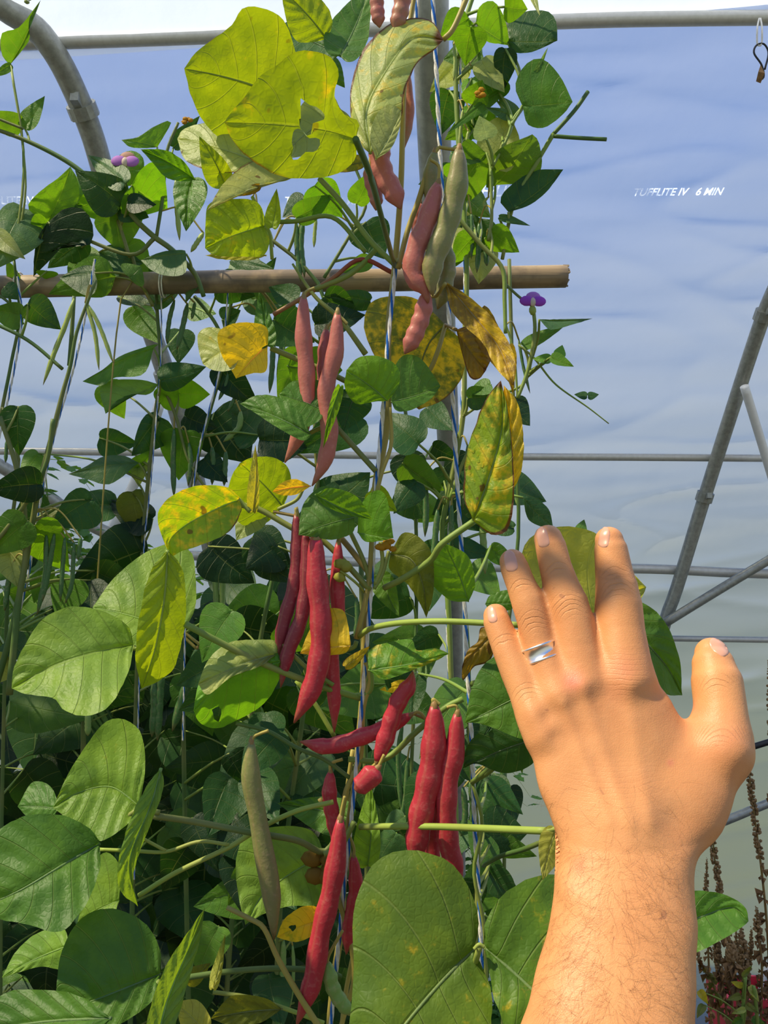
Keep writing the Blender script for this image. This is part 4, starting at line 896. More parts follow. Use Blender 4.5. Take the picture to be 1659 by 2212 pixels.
# ================================================================ second vine on the right twine, in and behind the hand
B_ = Vine((1012, 1500, .66), 'green bean vine on the right twine, its leaves lying behind the hand', [
    ([(1003, 1290), (1012, 1420), (1014, 1560), (1020, 1680), (1032, 1800), (1032, 1900), (1028, 2040), (1030, 2240), (1035, 2420)], .67, [4, 5, 6]),
    ([(1020, 1690), (1042, 1780), (1024, 1880), (1044, 1990), (1050, 2100), (1040, 2420)], .65, [4, 5])])
def lb(*a, **k): k.setdefault('fg', True); return leaf(B_, *a, **k)
lb((1190, 1450), (1396, 1268), [(1250, 1460), (1330, 1400), (1378, 1310)], [(1140, 1390), (1125, 1280), (1130, 1185), (1168, 1147), (1230, 1137), (1292, 1155), (1345, 1215)], .50, 'YP', ty=-.25, tx=.1, label='pale veined leaf underside showing between the fingers', m=[(1250, 1370), (1330, 1300)], stalk=(1010, 1480), pucker=1.2)
lb((1320, 1290), (1474, 1502), [(1340, 1400), (1395, 1470), (1440, 1500)], [(1395, 1305), (1442, 1352), (1468, 1425)], .52, 'M', ty=-.2, label='dark green leaf right of the index finger', m=[(1380, 1370), (1440, 1440)], stalk=(1012, 1500))
lb((1180, 1480), (1004, 1562), [(1190, 1580), (1130, 1596), (1070, 1574), (1030, 1562)], [(1140, 1425), (1090, 1412), (1045, 1436), (1018, 1490)], .545, 'M', ty=-.35, tx=-.1, label='large dark leaf left of the little finger', m=[(1110, 1510), (1050, 1540)], stalk=(1012, 1520), pucker=.9)
lb((1160, 1595), (1000, 1660), [(1150, 1650), (1090, 1670), (1030, 1650)], [(1120, 1575), (1050, 1575), (1010, 1610)], .58, 'D', ty=.2, stalk=(1020, 1690))
lb((1150, 1440), (1045, 1590), 30, 30, .60, 'D', stalk=(1010, 1560))
stalkline(B_, [(1020, 1690), (1060, 1665), (1110, 1620), (1160, 1590)], [.655, .63, .6, .58], 5.5, 'g'); stalkline(B_, [(1044, 1870), (1080, 1850), (1130, 1835), (1180, 1815)], [.65, .6, .55, .52], 5, 'd')
lb((1118, 1600), (1128, 1672), 12, 14, .62, 'M', stalk=False); lb((1075, 1362), (998, 1440), [(1060, 1425), (1025, 1440), (1000, 1470)], [(1040, 1355), (1032, 1385), (1010, 1405)], .56, 'BR', yel=.2, brn=.6, stalk=(1008, 1440), label='shrivelled brown leaf by the little finger', pucker=2)
stalkline(B_, [(1120, 1350), (1150, 1380), (1190, 1450)], [.53, .52, .50], 5, 'l')
for b, t_, a1, a2, c in (((1050, 1690), (1130, 1760), 25, 30, 'D'), ((1045, 1800), (1140, 1800), 55, 60, 'D'), ((1060, 1860), (1010, 1770), 30, 30, 'M'), ((1055, 1880), (1130, 1960), 35, 30, 'D'),
                       ((1030, 1900), (1020, 1985), 40, 25, 'd'), ((1060, 1820), (1160, 1850), 25, 30, 'M'), ((1010, 1480), (905, 1640), 48, 52, 'M'), ((905, 1455), (890, 1560), 22, 20, 'D'), ((1060, 1180), (1120, 1230), 25, 18, 'M')):
    leaf(B_, b, t_, a1, a2, .74 + rng.uniform(-.03, .05), c, stalk='auto')
# ================================================================ vines of the row behind
V1 = Vine((130, 795, 1.0), 'bean vine wound up the twine below the left end of the bamboo', [
    ([(208, 605), (190, 650), (165, 720), (152, 790), (135, 850), (115, 930), (85, 1050), (70, 1130), (45, 1270), (15, 1400), (-20, 1520)], 1.0, [3, 4.5, 6.5, 6.5, 7]),
    ([(-30, 690), (60, 735), (135, 797)], 1.0, [4, 4]), ([(150, 790), (155, 720), (160, 640)], 1.01, [5, 4]),
    ([(115, 905), (100, 1000), (60, 1080), (0, 1160), (-20, 1180)], .98, [5, 5]), ([(0, 900), (30, 990), (50, 1080), (55, 1200), (40, 1300), (20, 1500)], .99, [5, 6, 8])], color='d')
V0 = Vine((20, 830, 1.12), 'bean vine at the far left edge by the tied twine, with added unseen shade leaves', [([(30, 560), (42, 680), (25, 780), (5, 880), (-20, 1000)], 1.13, [3, 4]), ([(-30, 620), (20, 655), (50, 700)], 1.13, 3), ([(5, 880), (40, 990), (20, 1200), (5, 1700), (0, 2300)], 1.13, 4),
    ([(-620, -500), (-600, 300), (-640, 1200), (-600, 2400)], 1.0, 5), ([(-1000, -500), (-1050, 300), (-1000, 1200), (-980, 2400)], .98, 5)], color='d')  # two unseen off-frame stems, added to carry the shade leaves
V2 = Vine((280, 450, 1.13), 'arching bean runner crossing above the left half of the bamboo', [
    ([(-30, 272), (60, 305), (150, 352), (215, 405), (268, 448), (300, 482), (335, 513), (372, 540), (420, 590), (440, 640)], 1.13, [4, 5, 6, 6, 5]),
    ([(335, 513), (285, 550), (180, 515), (105, 482)], 1.13, [5, 4, 3]), ([(268, 448), (320, 380), (345, 335)], 1.13, [4, 3]), ([(338, 512), (352, 420), (360, 330), (385, 265)], 1.13, [4, 4, 3]),
    ([(-20, 250), (50, 278)], 1.12, 3), ([(240, 430), (280, 555)], 1.14, 4), ([(285, 550), (300, 600), (330, 660)], 1.15, 4)], color='d')
V3 = Vine((345, 820, 1.17), 'bean vine on the thin twine third from the left', [([(335, 590), (340, 680), (347, 790), (335, 900), (322, 1020), (310, 1150), (300, 1350), (292, 1600), (285, 2000), (280, 2300)], 1.18, [4, 5, 6]), ([(347, 820), (380, 900), (410, 1000), (470, 1090)], 1.18, [4, 3])], color='d')
V4 = Vine((440, 920, 1.19), 'bean vine left of the yellow spotted leaves', [([(520, 560), (490, 700), (480, 790), (450, 900), (425, 1000), (405, 1150), (395, 1400), (400, 1800), (410, 2300)], 1.20, [4, 5, 6]), ([(420, 640), (460, 690), (486, 740)], 1.2, 4)], color='d')
V5 = Vine((690, 900, 1.1), 'bean vine behind the salmon-pink pods in the middle', [([(560, 500), (640, 560), (700, 640), (690, 760), (680, 900), (690, 1200), (660, 1500), (610, 1900), (590, 2300)], 1.1, [4, 5, 6]), ([(700, 600), (760, 500), (790, 430), (740, 300)], 1.1, [4, 3])], color='d')
V6 = Vine((1000, 600, .98), 'tall green bean vine twining beside the upright steel post', [([(1040, -60), (1000, 60), (985, 150), (990, 300), (1002, 450), (1008, 600), (1003, 750), (1000, 900), (970, 1060), (955, 1150), (968, 1300), (975, 1500), (985, 1800), (995, 2300)], .98, [5, 6, 7]),
    ([(985, 465), (1040, 530), (1085, 580), (1090, 650), (1092, 720)], .92, [5, 5, 4]), ([(1055, 520), (1062, 470), (1060, 380), (1060, 365)], .93, [4, 3]), ([(1062, 365), (1095, 300), (1110, 255), (1135, 225)], .93, [3, 3]),
    ([(1085, 560), (1110, 440), (1160, 350), (1195, 290)], .95, [4, 4, 5]), ([(1000, 900), (1060, 860), (1130, 830), (1150, 770)], .97, [3, 3]), ([(970, 1080), (1010, 980), (1060, 930)], .97, 4)], color='g')
V7 = Vine((560, 1500, 1.3), 'dense shaded bean vine deep in the lower middle of the row', [([(600, 1200), (560, 1400), (530, 1700), (500, 2000), (480, 2300)], 1.32, [5, 6]), ([(200, 1300), (180, 1600), (190, 2300)], 1.32, 6), ([(780, 1200), (790, 1700), (800, 2300)], 1.2, 6)], color='d')
V8 = Vine((900, 1300, 1.05), 'slender bean vine behind the twines at hand height', [([(870, 850), (890, 1000), (900, 1200), (895, 1500), (880, 1900), (880, 2300)], 1.1, 4), ([(1100, 560), (1110, 900), (1120, 1150), (1095, 1400), (1090, 1800), (1085, 2300)], 1.12, 4)], color='d')
def lv(v, d, rows):
    for r in rows:
        b, t_, a1, a2, c = r[:5]; kw = r[5] if len(r) > 5 else {}
        k_ = 1.12 if v is V6 else 1.38 if v is V2 else 1.22
        if not hasattr(a1, '__len__'): a1 *= k_
        if not hasattr(a2, '__len__'): a2 *= k_
        leaf(v, b, t_, a1, a2, d + rng.uniform(-.03, .03), c, **kw)
up = dict(ty=-.7); dn = dict(ty=.8)
lv(V0, 1.12, [((46, 275), (-30, 240), 20, 24, 'M', dn), ((22, 140), (88, 0), [(62, 88), (62, 45)], [(4, 118), (4, 72), (42, 58)], 'M', dn), ((24, 140), (-20, 168), 8, 10, 'M'),
    ((50, 450), (-12, 582), 36, 58, 'B', dict(ty=-.5, pucker=1.5)), ((50, 682), (-25, 670), 22, 28, 'M'), ((10, 620), (40, 648), 14, 18, 'D'), ((36, 585), (15, 600), 22, 16, 'G', dn), ((102, 585), (100, 604), 20, 20, 'G', dn), ((-10, 500), (55, 560), 20, 14, 'P', dict(brn=.3))])
lv(V1, 1.0, [((60, 655), (132, 712), 26, 30, 'D', dict(ty=.2)), ((40, 878), (42, 985), 34, 30, 'D'), ((90, 1046), (-30, 1060), 35, 30, 'd', dict(ty=.3)),
    ((158, 1085), (66, 1168), [(150, 1120), (105, 1165)], [(130, 1095), (85, 1130)], 'P', up), ((200, 1078), (110, 1135), 32, 45, 'D'), ((60, 1125), (-20, 1200), 40, 35, 'M'),
    ((75, 1135), (150, 1235), 40, 38, 'G', dn), ((20, 1190), (40, 1270), 30, 25, 'P', dict(yel=.15)), ((20, 1380), (60, 1420), 40, 26, 'B'), ((20, 1420), (-20, 1480), 28, 28, 'P')])
lv(V2, 1.13, [((52, 275), (97, 207), 15, 17, 'M', dict(ty=-.2)), ((103, 480), (152, 360), [(165, 440), (168, 390)], [(60, 450), (85, 415), (125, 385)], 'G', dict(ty=.5)),
    ((103, 480), (62, 512), 22, 24, 'G', dn), ((101, 483), (72, 598), [(82, 512), (74, 550)], [(140, 450), (180, 452), (200, 485), (196, 528), (150, 522), (105, 565)], 'd', dict(ty=.2)),
    ((262, 440), (162, 368), 32, 36, 'D', dict(ty=.2)), ((245, 425), (158, 455), 32, 34, 'G', dn), ((270, 398), (190, 335), 22, 20, 'B', dict(ty=-.7, pucker=2)), ((285, 400), (362, 450), 46, 52, 'G', dict(ty=.9)),
    ((276, 436), (338, 442), 17, 15, 'd'), ((250, 455), (264, 546), 36, 40, 'M', dict(ty=.4)), ((340, 318), (262, 302), [(310, 320), (280, 317)], [(370, 262), (330, 275), (298, 296)], 'M', dict(ty=.2)),
    ((375, 318), (432, 250), 13, 15, 'D', dict(ty=.2)), ((402, 548), (304, 562), [(400, 590), (360, 596), (325, 582)], [(395, 540), (350, 544)], 'B', up),
    ((250, 598), (104, 636), [(230, 640), (170, 640)], [(230, 560), (190, 555), (140, 595)], 'G', dict(ty=.2)), ((214, 545), (312, 568), [(230, 590), (260, 595)], [(240, 528), (280, 545)], 'B', dict(ty=-.5)), ((205, 590), (128, 600), 14, 34, 'D', up),
    ((280, 600), (305, 575), 24, 24, 'M'), ((265, 440), (322, 470), 26, 18, 'D')])
lv(V3, 1.18, [((332, 752), (178, 824), [(310, 808), (245, 816), (222, 834)], [(340, 742), (262, 768), (220, 800)], 'M', dict(ty=-.5)), ((343, 830), (228, 894), [(322, 852), (282, 852), (248, 868)], [(300, 820), (240, 822), (216, 842)], 'M', dict(ty=.3)),
    ((346, 822), (446, 792), 25, 26, 'D'), ((384, 848), (454, 852), 28, 26, 'G', dn), ((345, 870), (386, 830), 26, 22, 'G', dn), ((344, 900), (284, 985), 22, 42, 'D', dict(pucker=2)), ((300, 1000), (148, 1024), [(240, 1045), (190, 1036)], [(270, 985), (225, 985), (185, 1008)], 'B', up),
    ((280, 1022), (332, 970), 12, 16, 'G', dn), ((298, 990), (300, 1052), 16, 18, 'P', {}), ((286, 1062), (312, 1170), 34, 24, 'OL', dict(ty=.2)), ((320, 1185), (150, 1262), 62, 62, 'd', dict(ty=.2)), ((255, 640), (332, 658), 12, 16, 'D'), ((330, 655), (405, 600), 20, 34, 'B', up),
    ((330, 1120), (230, 1080), 22, 40, 'd'), ((250, 1090), (105, 1105), 30, 28, 'D'), ((455, 590), (400, 655), [(410, 645)], [(465, 600), (430, 585), (405, 610)], 'B', dict(ty=-.5))])
lv(V4, 1.2, [((400, 930), (386, 1038), 44, 34, 'M', dict(ty=.5)), ((398, 898), (470, 925), 26, 24, 'd'), ((462, 892), (540, 1002), 58, 58, 'd', dict(ty=-.3)), ((440, 990), (492, 1042), 26, 24, 'd'), ((560, 560), (488, 604), 40, 24, 'B', up),
    ((470, 615), (552, 640), 30, 34, 'D', dict(ty=.4)), ((565, 600), (597, 555), 12, 10, 'D'), ((530, 640), (640, 660), 30, 34, 'B', dict(ty=-.4, pucker=2)), ((480, 690), (520, 670), 20, 20, 'D'), ((470, 790), (560, 880), 30, 26, 'd', dict(ty=.2)), ((560, 940), (500, 890), 40, 40, 'D', up)])
lv(V5, 1.1, [((560, 950), (690, 945), 45, 40, 'd', dict(ty=-.3, pucker=2)), ((590, 690), (680, 740), 40, 40, 'D', dict(ty=.3)), ((680, 700), (790, 680), 30, 34, 'd'), ((700, 640), (780, 690), 40, 30, 'D', dn), ((660, 760), (600, 870), 36, 40, 'M', dn), ((800, 650), (700, 640), 18, 20, 'D'),
    ((680, 400), (740, 470), 36, 32, 'G', dn), ((640, 470), (720, 420), 24, 22, 'M', dn), ((790, 480), (830, 560), 40, 36, 'D'), ((770, 440), (800, 370), 20, 22, 'G', dn), ((660, 430), (610, 470), 22, 22, 'D'), ((640, 650), (580, 620), 26, 24, 'D'),
    ((780, 900), (640, 980), 40, 40, 'D'), ((700, 1100), (800, 1020), 60, 45, 'D', dict(ty=-.2)), ((880, 1010), (915, 1120), [(845, 1090), (880, 1120)], [(900, 1000), (915, 1050)], 'D'), ((760, 1060), (630, 1130), 30, 28, 'D'), ((600, 1180), (530, 1230), 40, 40, 'd'), ((560, 1200), (640, 1260), 30, 30, 'd'),
    ((545, 1160), (632, 1235), 42, 40, 'd'), ((450, 1180), (550, 1260), 50, 40, 'd'), ((690, 1300), (650, 1400), 60, 40, 'M', dn), ((620, 1400), (640, 1330), 34, 34, 'G', dn), ((590, 1580), (465, 1712), 52, 46, 'B', up), ((702, 1622), (604, 1746), 30, 36, 'B', up), ((832, 1478), (690, 1530), 50, 52, 'M', up), ((640, 1680), (750, 1740), 40, 30, 'D'),
    ((500, 560), (590, 580), 14, 16, 'D'), ((800, 560), (740, 590), 16, 16, 'M')])
lv(V6, .95, [((1012, 40), (950, 85), 36, 34, 'G', dn), ((1028, 50), (1102, 98), [(1050, 88), (1080, 95)], [(1035, 15), (1065, 2), (1090, 40)], 'G', dict(ty=.6)), ((1018, 58), (1005, 142), 32, 34, 'G', dn), ((1095, 88), (1204, 88), [(1110, 112), (1150, 112)], [(1100, 40), (1140, 24), (1185, 25), (1202, 50)], 'D', dict(ty=-.3, pucker=2)),
    ((1090, 15), (1140, 20), 30, 36, 'G', dn), ((1092, 105), (1086, 198), 22, 24, 'd', dict(ty=.3)), ((1128, 228), (1237, 220), [(1140, 268), (1175, 276), (1215, 248)], [(1113, 185), (1135, 140), (1172, 127), (1210, 165)], 'M', dict(ty=.1, fold=.1)),
    ((1134, 222), (1184, 102), 6, 12, 'L', dict(ty=.2)), ((1136, 225), (1196, 165), 14, 12, 'B', up), ((1112, 255), (1076, 205), 18, 16, 'B', {}), ((1108, 252), (1048, 232), 10, 12, 'B'), ((1060, 362), (1100, 250), [(1030, 330), (1040, 280), (1070, 255)], [(1100, 370), (1122, 330), (1120, 290)], 'P', dict(ty=-.2)),
    ((1070, 400), (1150, 290), [(1050, 405), (1070, 330)], [(1125, 395), (1168, 370), (1165, 310)], 'M', dn), ((1050, 330), (980, 430), [(1060, 380), (1020, 430)], [(1010, 300), (985, 340)], 'M', dn), ((1098, 458), (1217, 366), [(1080, 430), (1110, 395), (1160, 368)], [(1140, 445), (1180, 415)], 'D', dict(ty=-.2)),
    ((1078, 470), (1146, 488), 6, 10, 'B', up), ((1060, 500), (1122, 545), 30, 26, 'G', dn), ((1025, 510), (975, 570), 28, 26, 'G', dn), ((1020, 225), (1042, 172), 28, 26, 'G', dict(ty=.7)), ((1078, 200), (965, 288), 10, 12, 'M', {}), ((1040, 130), (1090, 200), 28, 26, 'P', {}), ((1072, 215), (1040, 150), 36, 30, 'D', dn),
    ((1050, 300), (1035, 250), 26, 22, 'P'), ((975, 330), (1040, 350), 20, 20, 'B'), ((975, 350), (1000, 400), 24, 24, 'G', dn), ((1165, 690), (1280, 688), [(1190, 712), (1240, 700)], [(1180, 690)], 'B', up), ((1130, 748), (1225, 700), 12, 14, 'M'), ((1190, 775), (1150, 775), 10, 10, 'G'), ((1190, 772), (1240, 792), 10, 14, 'G'), ((1207, 770), (1215, 745), 12, 12, 'G'),
    ((1268, 855), (1240, 852), 8, 8, 'D', dict(stalk=False)), ((1270, 856), (1294, 852), 8, 8, 'D', dict(stalk=False)), ((905, 960), (820, 890), 40, 38, 'D', {}), ((920, 880), (980, 930), 30, 28, 'D'), ((1010, 860), (1080, 850), 26, 22, 'D'), ((1100, 870), (1145, 920), 26, 30, 'd'), ((1060, 830), (1010, 850), 16, 16, 'M'), ((1130, 1075), (1195, 1140), [(1140, 1120), (1170, 1138)], [(1155, 1075), (1185, 1100)], 'D', {}),
    ((1110, 1140), (1010, 1120), 14, 20, 'D'), ((1250, 1150), (1262, 1122), 14, 10, 'M', dict(stalk=False)), ((870, 1000), (960, 1060), 34, 30, 'M', dn), ((1040, 940), (1090, 1010), 16, 18, 'D'), ((990, 1100), (1060, 1150), 26, 24, 'D'), ((980, 1180), (1070, 1200), 20, 22, 'D'), ((900, 1040), (850, 1110), 30, 30, 'D')])
# every stalk that leaves the picture's sprays
stalkline(V6, [(1120, 745), (1155, 775), (1200, 830), (1270, 880), (1315, 915)], .95, [2.6, 2, 1.2], 'g', name='tendril'); stalkline(V6, [(1118, 860), (1110, 760), (1092, 700)], .95, 2.5, 'g')
stalkline(V6, [(1195, 290), (1240, 240), (1270, 198)], .95, 4.5, 'd'); stalkline(V6, [(1196, 294), (1250, 298), (1310, 301)], .95, 4.5, 'd')
stalkline(V6, [(1088, 610), (1120, 640), (1148, 660)], .95, 3, 'd'); stalkline(V6, [(1152, 665), (1155, 720), (1140, 800), (1118, 860)], .95, 4, 'g')
def bloom(vine, px, py, d, s, c1='c86ad2', c2='d9c3b0'):
    c = P(px, py, d)
    for k, (dx, dz, r, col, sc) in enumerate(((-.60, .15, .58, c1, (1, .35, .75)), (.60, .10, .58, c1, (1, .35, .75)), (.1, .75, .60, c2, (1, .4, .75)), (0, .0, .38, 'efe2c8', (.7, .7, 1)))):
        g = Geo(); g.blob(c + Vector((dx * s * .8, -.2 * s * (k != 2), dz * s * .7)), r * s, sc, 10, 7); g.build('petal', PETAL, vine.root, color=(*lin(col), 1))
    g = Geo(); g.blob(c - Vector((0, 0, .6 * s)), .3 * s, (1, 1, 1.4), 8, 5); g.build('calyx', STEM, vine.root, color=(*STC['l'], 1))
bloom(V6, 1150, 655, .95, .0150, 'b45ad0', 'c48ad6'); bloom(V2, 272, 354, 1.13, .0190, 'c88ad8', 'c9a08a'); stalkline(V2, [(272, 362), (272, 400), (268, 440)], 1.13, 2.5, 'g')
dryflower(V6, 1040, 200, .93, 'O', 1.2); dryflower(V2, 208, 396, 1.12, 'O', .9); dryflower(V2, 405, 262, 1.12, 'O', 1.2); dryflower(V4, 60, 1, 1.2, 'P')
# thin pods
for v, d, L in ((V1, 1.0, [([(160, 645), (142, 700), (118, 760), (93, 832)], 11, 'lg'), ([(184, 652), (205, 720), (214, 800)], 9, 'lg'), ([(188, 655), (215, 705), (245, 785)], 9, 'lg'), ([(100, 1150), (98, 1240), (80, 1330)], 12, 'g'), ([(118, 1150), (105, 1230), (92, 1300)], 12, 'g'), ([(140, 1160), (135, 1230), (130, 1300)], 10, 'g'), ([(15, 950), (12, 1000)], 8, 'g'), ([(22, 1230), (10, 1320)], 12, 'g'), ([(160, 1170), (155, 1260), (140, 1305)], 10, 'g'), ([(175, 1160), (168, 1210)], 10, 'g')]),
                (V2, 1.13, [([(380, 385), (381, 430), (388, 520)], 11, 'lg'), ([(440, 502), (425, 525), (412, 545)], 11, 'lg'), ([(190, 1540), (190, 1590)], 14, 'pg')]),
                (V3, 1.18, [([(377, 648), (366, 690), (360, 742)], 10, 'g'), ([(405, 655), (396, 700), (382, 756)], 12, 'g'), ([(421, 652), (418, 670), (414, 690)], 8, 'g'), ([(376, 925), (374, 1000), (376, 1075)], 12, 'g'), ([(408, 955), (412, 1000), (406, 1050)], 11, 'g'), ([(333, 1470), (335, 1530), (328, 1592)], 20, 'g'), ([(426, 1400), (400, 1490), (372, 1580)], 20, 'g'), ([(438, 1395), (430, 1440), (420, 1500)], 18, 'g'), ([(350, 1440), (345, 1500), (340, 1600)], 18, 'g')]),
                (V4, 1.2, [([(520, 888), (515, 925), (482, 955)], 13, 'pg'), ([(493, 805), (488, 830), (472, 865)], 9, 'g'), ([(525, 820), (512, 850), (492, 890)], 9, 'g'), ([(458, 965), (460, 1000), (458, 1048)], 12, 'g'), ([(488, 975), (486, 1010), (484, 1050)], 12, 'g'), ([(462, 1200), (466, 1270), (470, 1365)], 14, 'pg'), ([(485, 1208), (480, 1290), (485, 1368)], 13, 'pg'), ([(590, 725), (588, 790), (582, 850)], 12, 'g'), ([(610, 700), (606, 770), (598, 820)], 10, 'g'), ([(615, 690), (613, 740), (613, 790)], 8, 'pg'), ([(505, 1200), (507, 1230)], 5, 'pg'), ([(530, 1200), (530, 1240)], 5, 'pg')]),
                (V5, 1.1, [([(655, 475), (650, 530), (658, 600)], 13, 'g'), ([(640, 480), (643, 550), (650, 610)], 13, 'g'), ([(545, 425), (570, 480), (592, 535)], 13, 'lg'), ([(683, 470), (680, 500), (678, 535)], 8, 'lg'), ([(612, 2030), (610, 2100), (598, 2170)], 14, 'pg'), ([(632, 2040), (634, 2100), (626, 2180)], 8, 'pg'), ([(678, 2030), (680, 2080), (690, 2150)], 10, 'pg'), ([(770, 1290), (772, 1340), (765, 1380)], 12, 'g')]),
                (V6, .97, [([(980, 95), (983, 130), (980, 175)], 8, 'lg'), ([(1000, 235), (995, 280), (992, 320)], 8, 'lg'), ([(1012, 282), (1008, 310), (1006, 330)], 8, 'lg'), ([(1018, 140), (1035, 150), (1048, 170)], 5, 'pg'), ([(1018, 460), (1020, 510), (1018, 560)], 8, 'g'), ([(1035, 480), (1034, 530), (1030, 590)], 12, 'g'), ([(1050, 530), (1050, 555), (1052, 575)], 11, 'g'), ([(1055, 425), (1045, 440), (1056, 460)], 6, 'lg'), ([(1020, 245), (1020, 262), (1024, 272)], 5, 'lg'),
                         ([(915, 1020), (920, 1090), (918, 1160)], 14, 'g'), ([(945, 1100), (940, 1160), (935, 1220)], 14, 'g'), ([(975, 1090), (975, 1140), (972, 1190)], 12, 'g'), ([(1040, 1130), (1045, 1180), (1048, 1240)], 15, 'pg'), ([(1120, 730), (1130, 790), (1145, 850)], 7, 'g'), ([(1010, 960), (1005, 1040), (1000, 1100)], 10, 'g')]),
                (V8, 1.1, [([(1085, 1640), (1088, 1720), (1082, 1790)], 14, 'g'), ([(1000, 1700), (1005, 1760), (995, 1810)], 14, 'g'), ([(1015, 1690), (1020, 1750), (1012, 1800)], 12, 'g'), ([(870, 1560), (860, 1640), (868, 1760)], 12, 'g'), ([(880, 1640), (875, 1720), (860, 1800)], 12, 'g'), ([(905, 1240), (903, 1300)], 12, 'g'), ([(1050, 1380), (1052, 1440)], 12, 'g')])):
    for pts, w, c in L:
        q = v.nearest(pts[0][0], pts[0][1], -30); pod(v, pts, w, d, c, .1, bumps=6, stalk=[((pts[0][0] + q[0]) / 2, min(pts[0][1], q[1]) - 6, (d + q[2]) / 2), (q[0], q[1], q[2])] if math.hypot(q[0] - pts[0][0], q[1] - pts[0][1]) > 12 else None)
# random deeper leaves in the lower thicket
def inpoly(x, y, poly):
    c = False; n = len(poly)
    for i in range(n):
        x1, y1 = poly[i]; x2, y2 = poly[i - 1]
        if (y1 > y) != (y2 > y) and x < (x2 - x1) * (y - y1) / (y2 - y1) + x1: c = not c
    return c
def thicket(vines, poly, n, d0, d1, size, cols, seed):
    r = random.Random(seed); k = 0
    xs = [p[0] for p in poly]; ys = [p[1] for p in poly]
    while k < n:
        x = r.uniform(min(xs), max(xs)); y = r.uniform(min(ys), max(ys))
        if not inpoly(x, y, poly): continue
        k += 1; a = r.uniform(0, 6.28); L = r.uniform(*size); dx, dy = math.cos(a) * L, abs(math.sin(a)) * L * .9 + 10
        v = min(vines, key=lambda q: abs(q.nearest(x, y, 0)[0] - x) + abs(q.nearest(x, y, 0)[1] - y) * .2)
        leaf(v, (x, y), (x + dx, y + dy), L * r.uniform(.28, .48), L * r.uniform(.28, .48), r.uniform(d0, d1), r.choice(cols), ty=r.uniform(-.9, .5), tx=r.uniform(-.6, .6))
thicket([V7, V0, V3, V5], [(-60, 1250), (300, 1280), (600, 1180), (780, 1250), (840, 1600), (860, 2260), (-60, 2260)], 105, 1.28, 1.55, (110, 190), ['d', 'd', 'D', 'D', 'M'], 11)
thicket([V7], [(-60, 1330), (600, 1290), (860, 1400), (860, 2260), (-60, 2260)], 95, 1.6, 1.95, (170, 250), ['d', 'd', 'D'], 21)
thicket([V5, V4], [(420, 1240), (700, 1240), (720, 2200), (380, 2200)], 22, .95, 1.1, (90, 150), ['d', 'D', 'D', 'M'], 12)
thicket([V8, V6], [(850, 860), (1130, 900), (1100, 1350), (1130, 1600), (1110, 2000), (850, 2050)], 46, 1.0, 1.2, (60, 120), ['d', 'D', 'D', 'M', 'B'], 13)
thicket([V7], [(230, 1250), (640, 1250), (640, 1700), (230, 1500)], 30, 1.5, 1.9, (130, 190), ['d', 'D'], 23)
thicket([V2], [(90, 380), (330, 360), (320, 560), (120, 560)], 7, 1.16, 1.22, (80, 120), ['G', 'M', 'D'], 24)
thicket([V6, V8], [(960, 60), (1060, 60), (1090, 520), (980, 560)], 20, 1.0, 1.08, (70, 120), ['D', 'M', 'G', 'P'], 14)
thicket([V2, V3, V4], [(-20, 700), (60, 1000), (420, 1000), (560, 640), (300, 600)], 6, 1.22, 1.3, (60, 110), ['D', 'M'], 15)
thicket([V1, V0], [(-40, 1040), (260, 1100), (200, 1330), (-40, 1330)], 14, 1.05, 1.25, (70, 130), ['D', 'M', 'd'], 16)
thicket([V0], [(-1500, -500), (-350, -500), (-330, 500), (-260, 1500), (-1500, 1500)], 150, .88, 1.2, (150, 240), ['D', 'M', 'd'], 17)  # unseen leaves left of frame, added to cast shade on the background
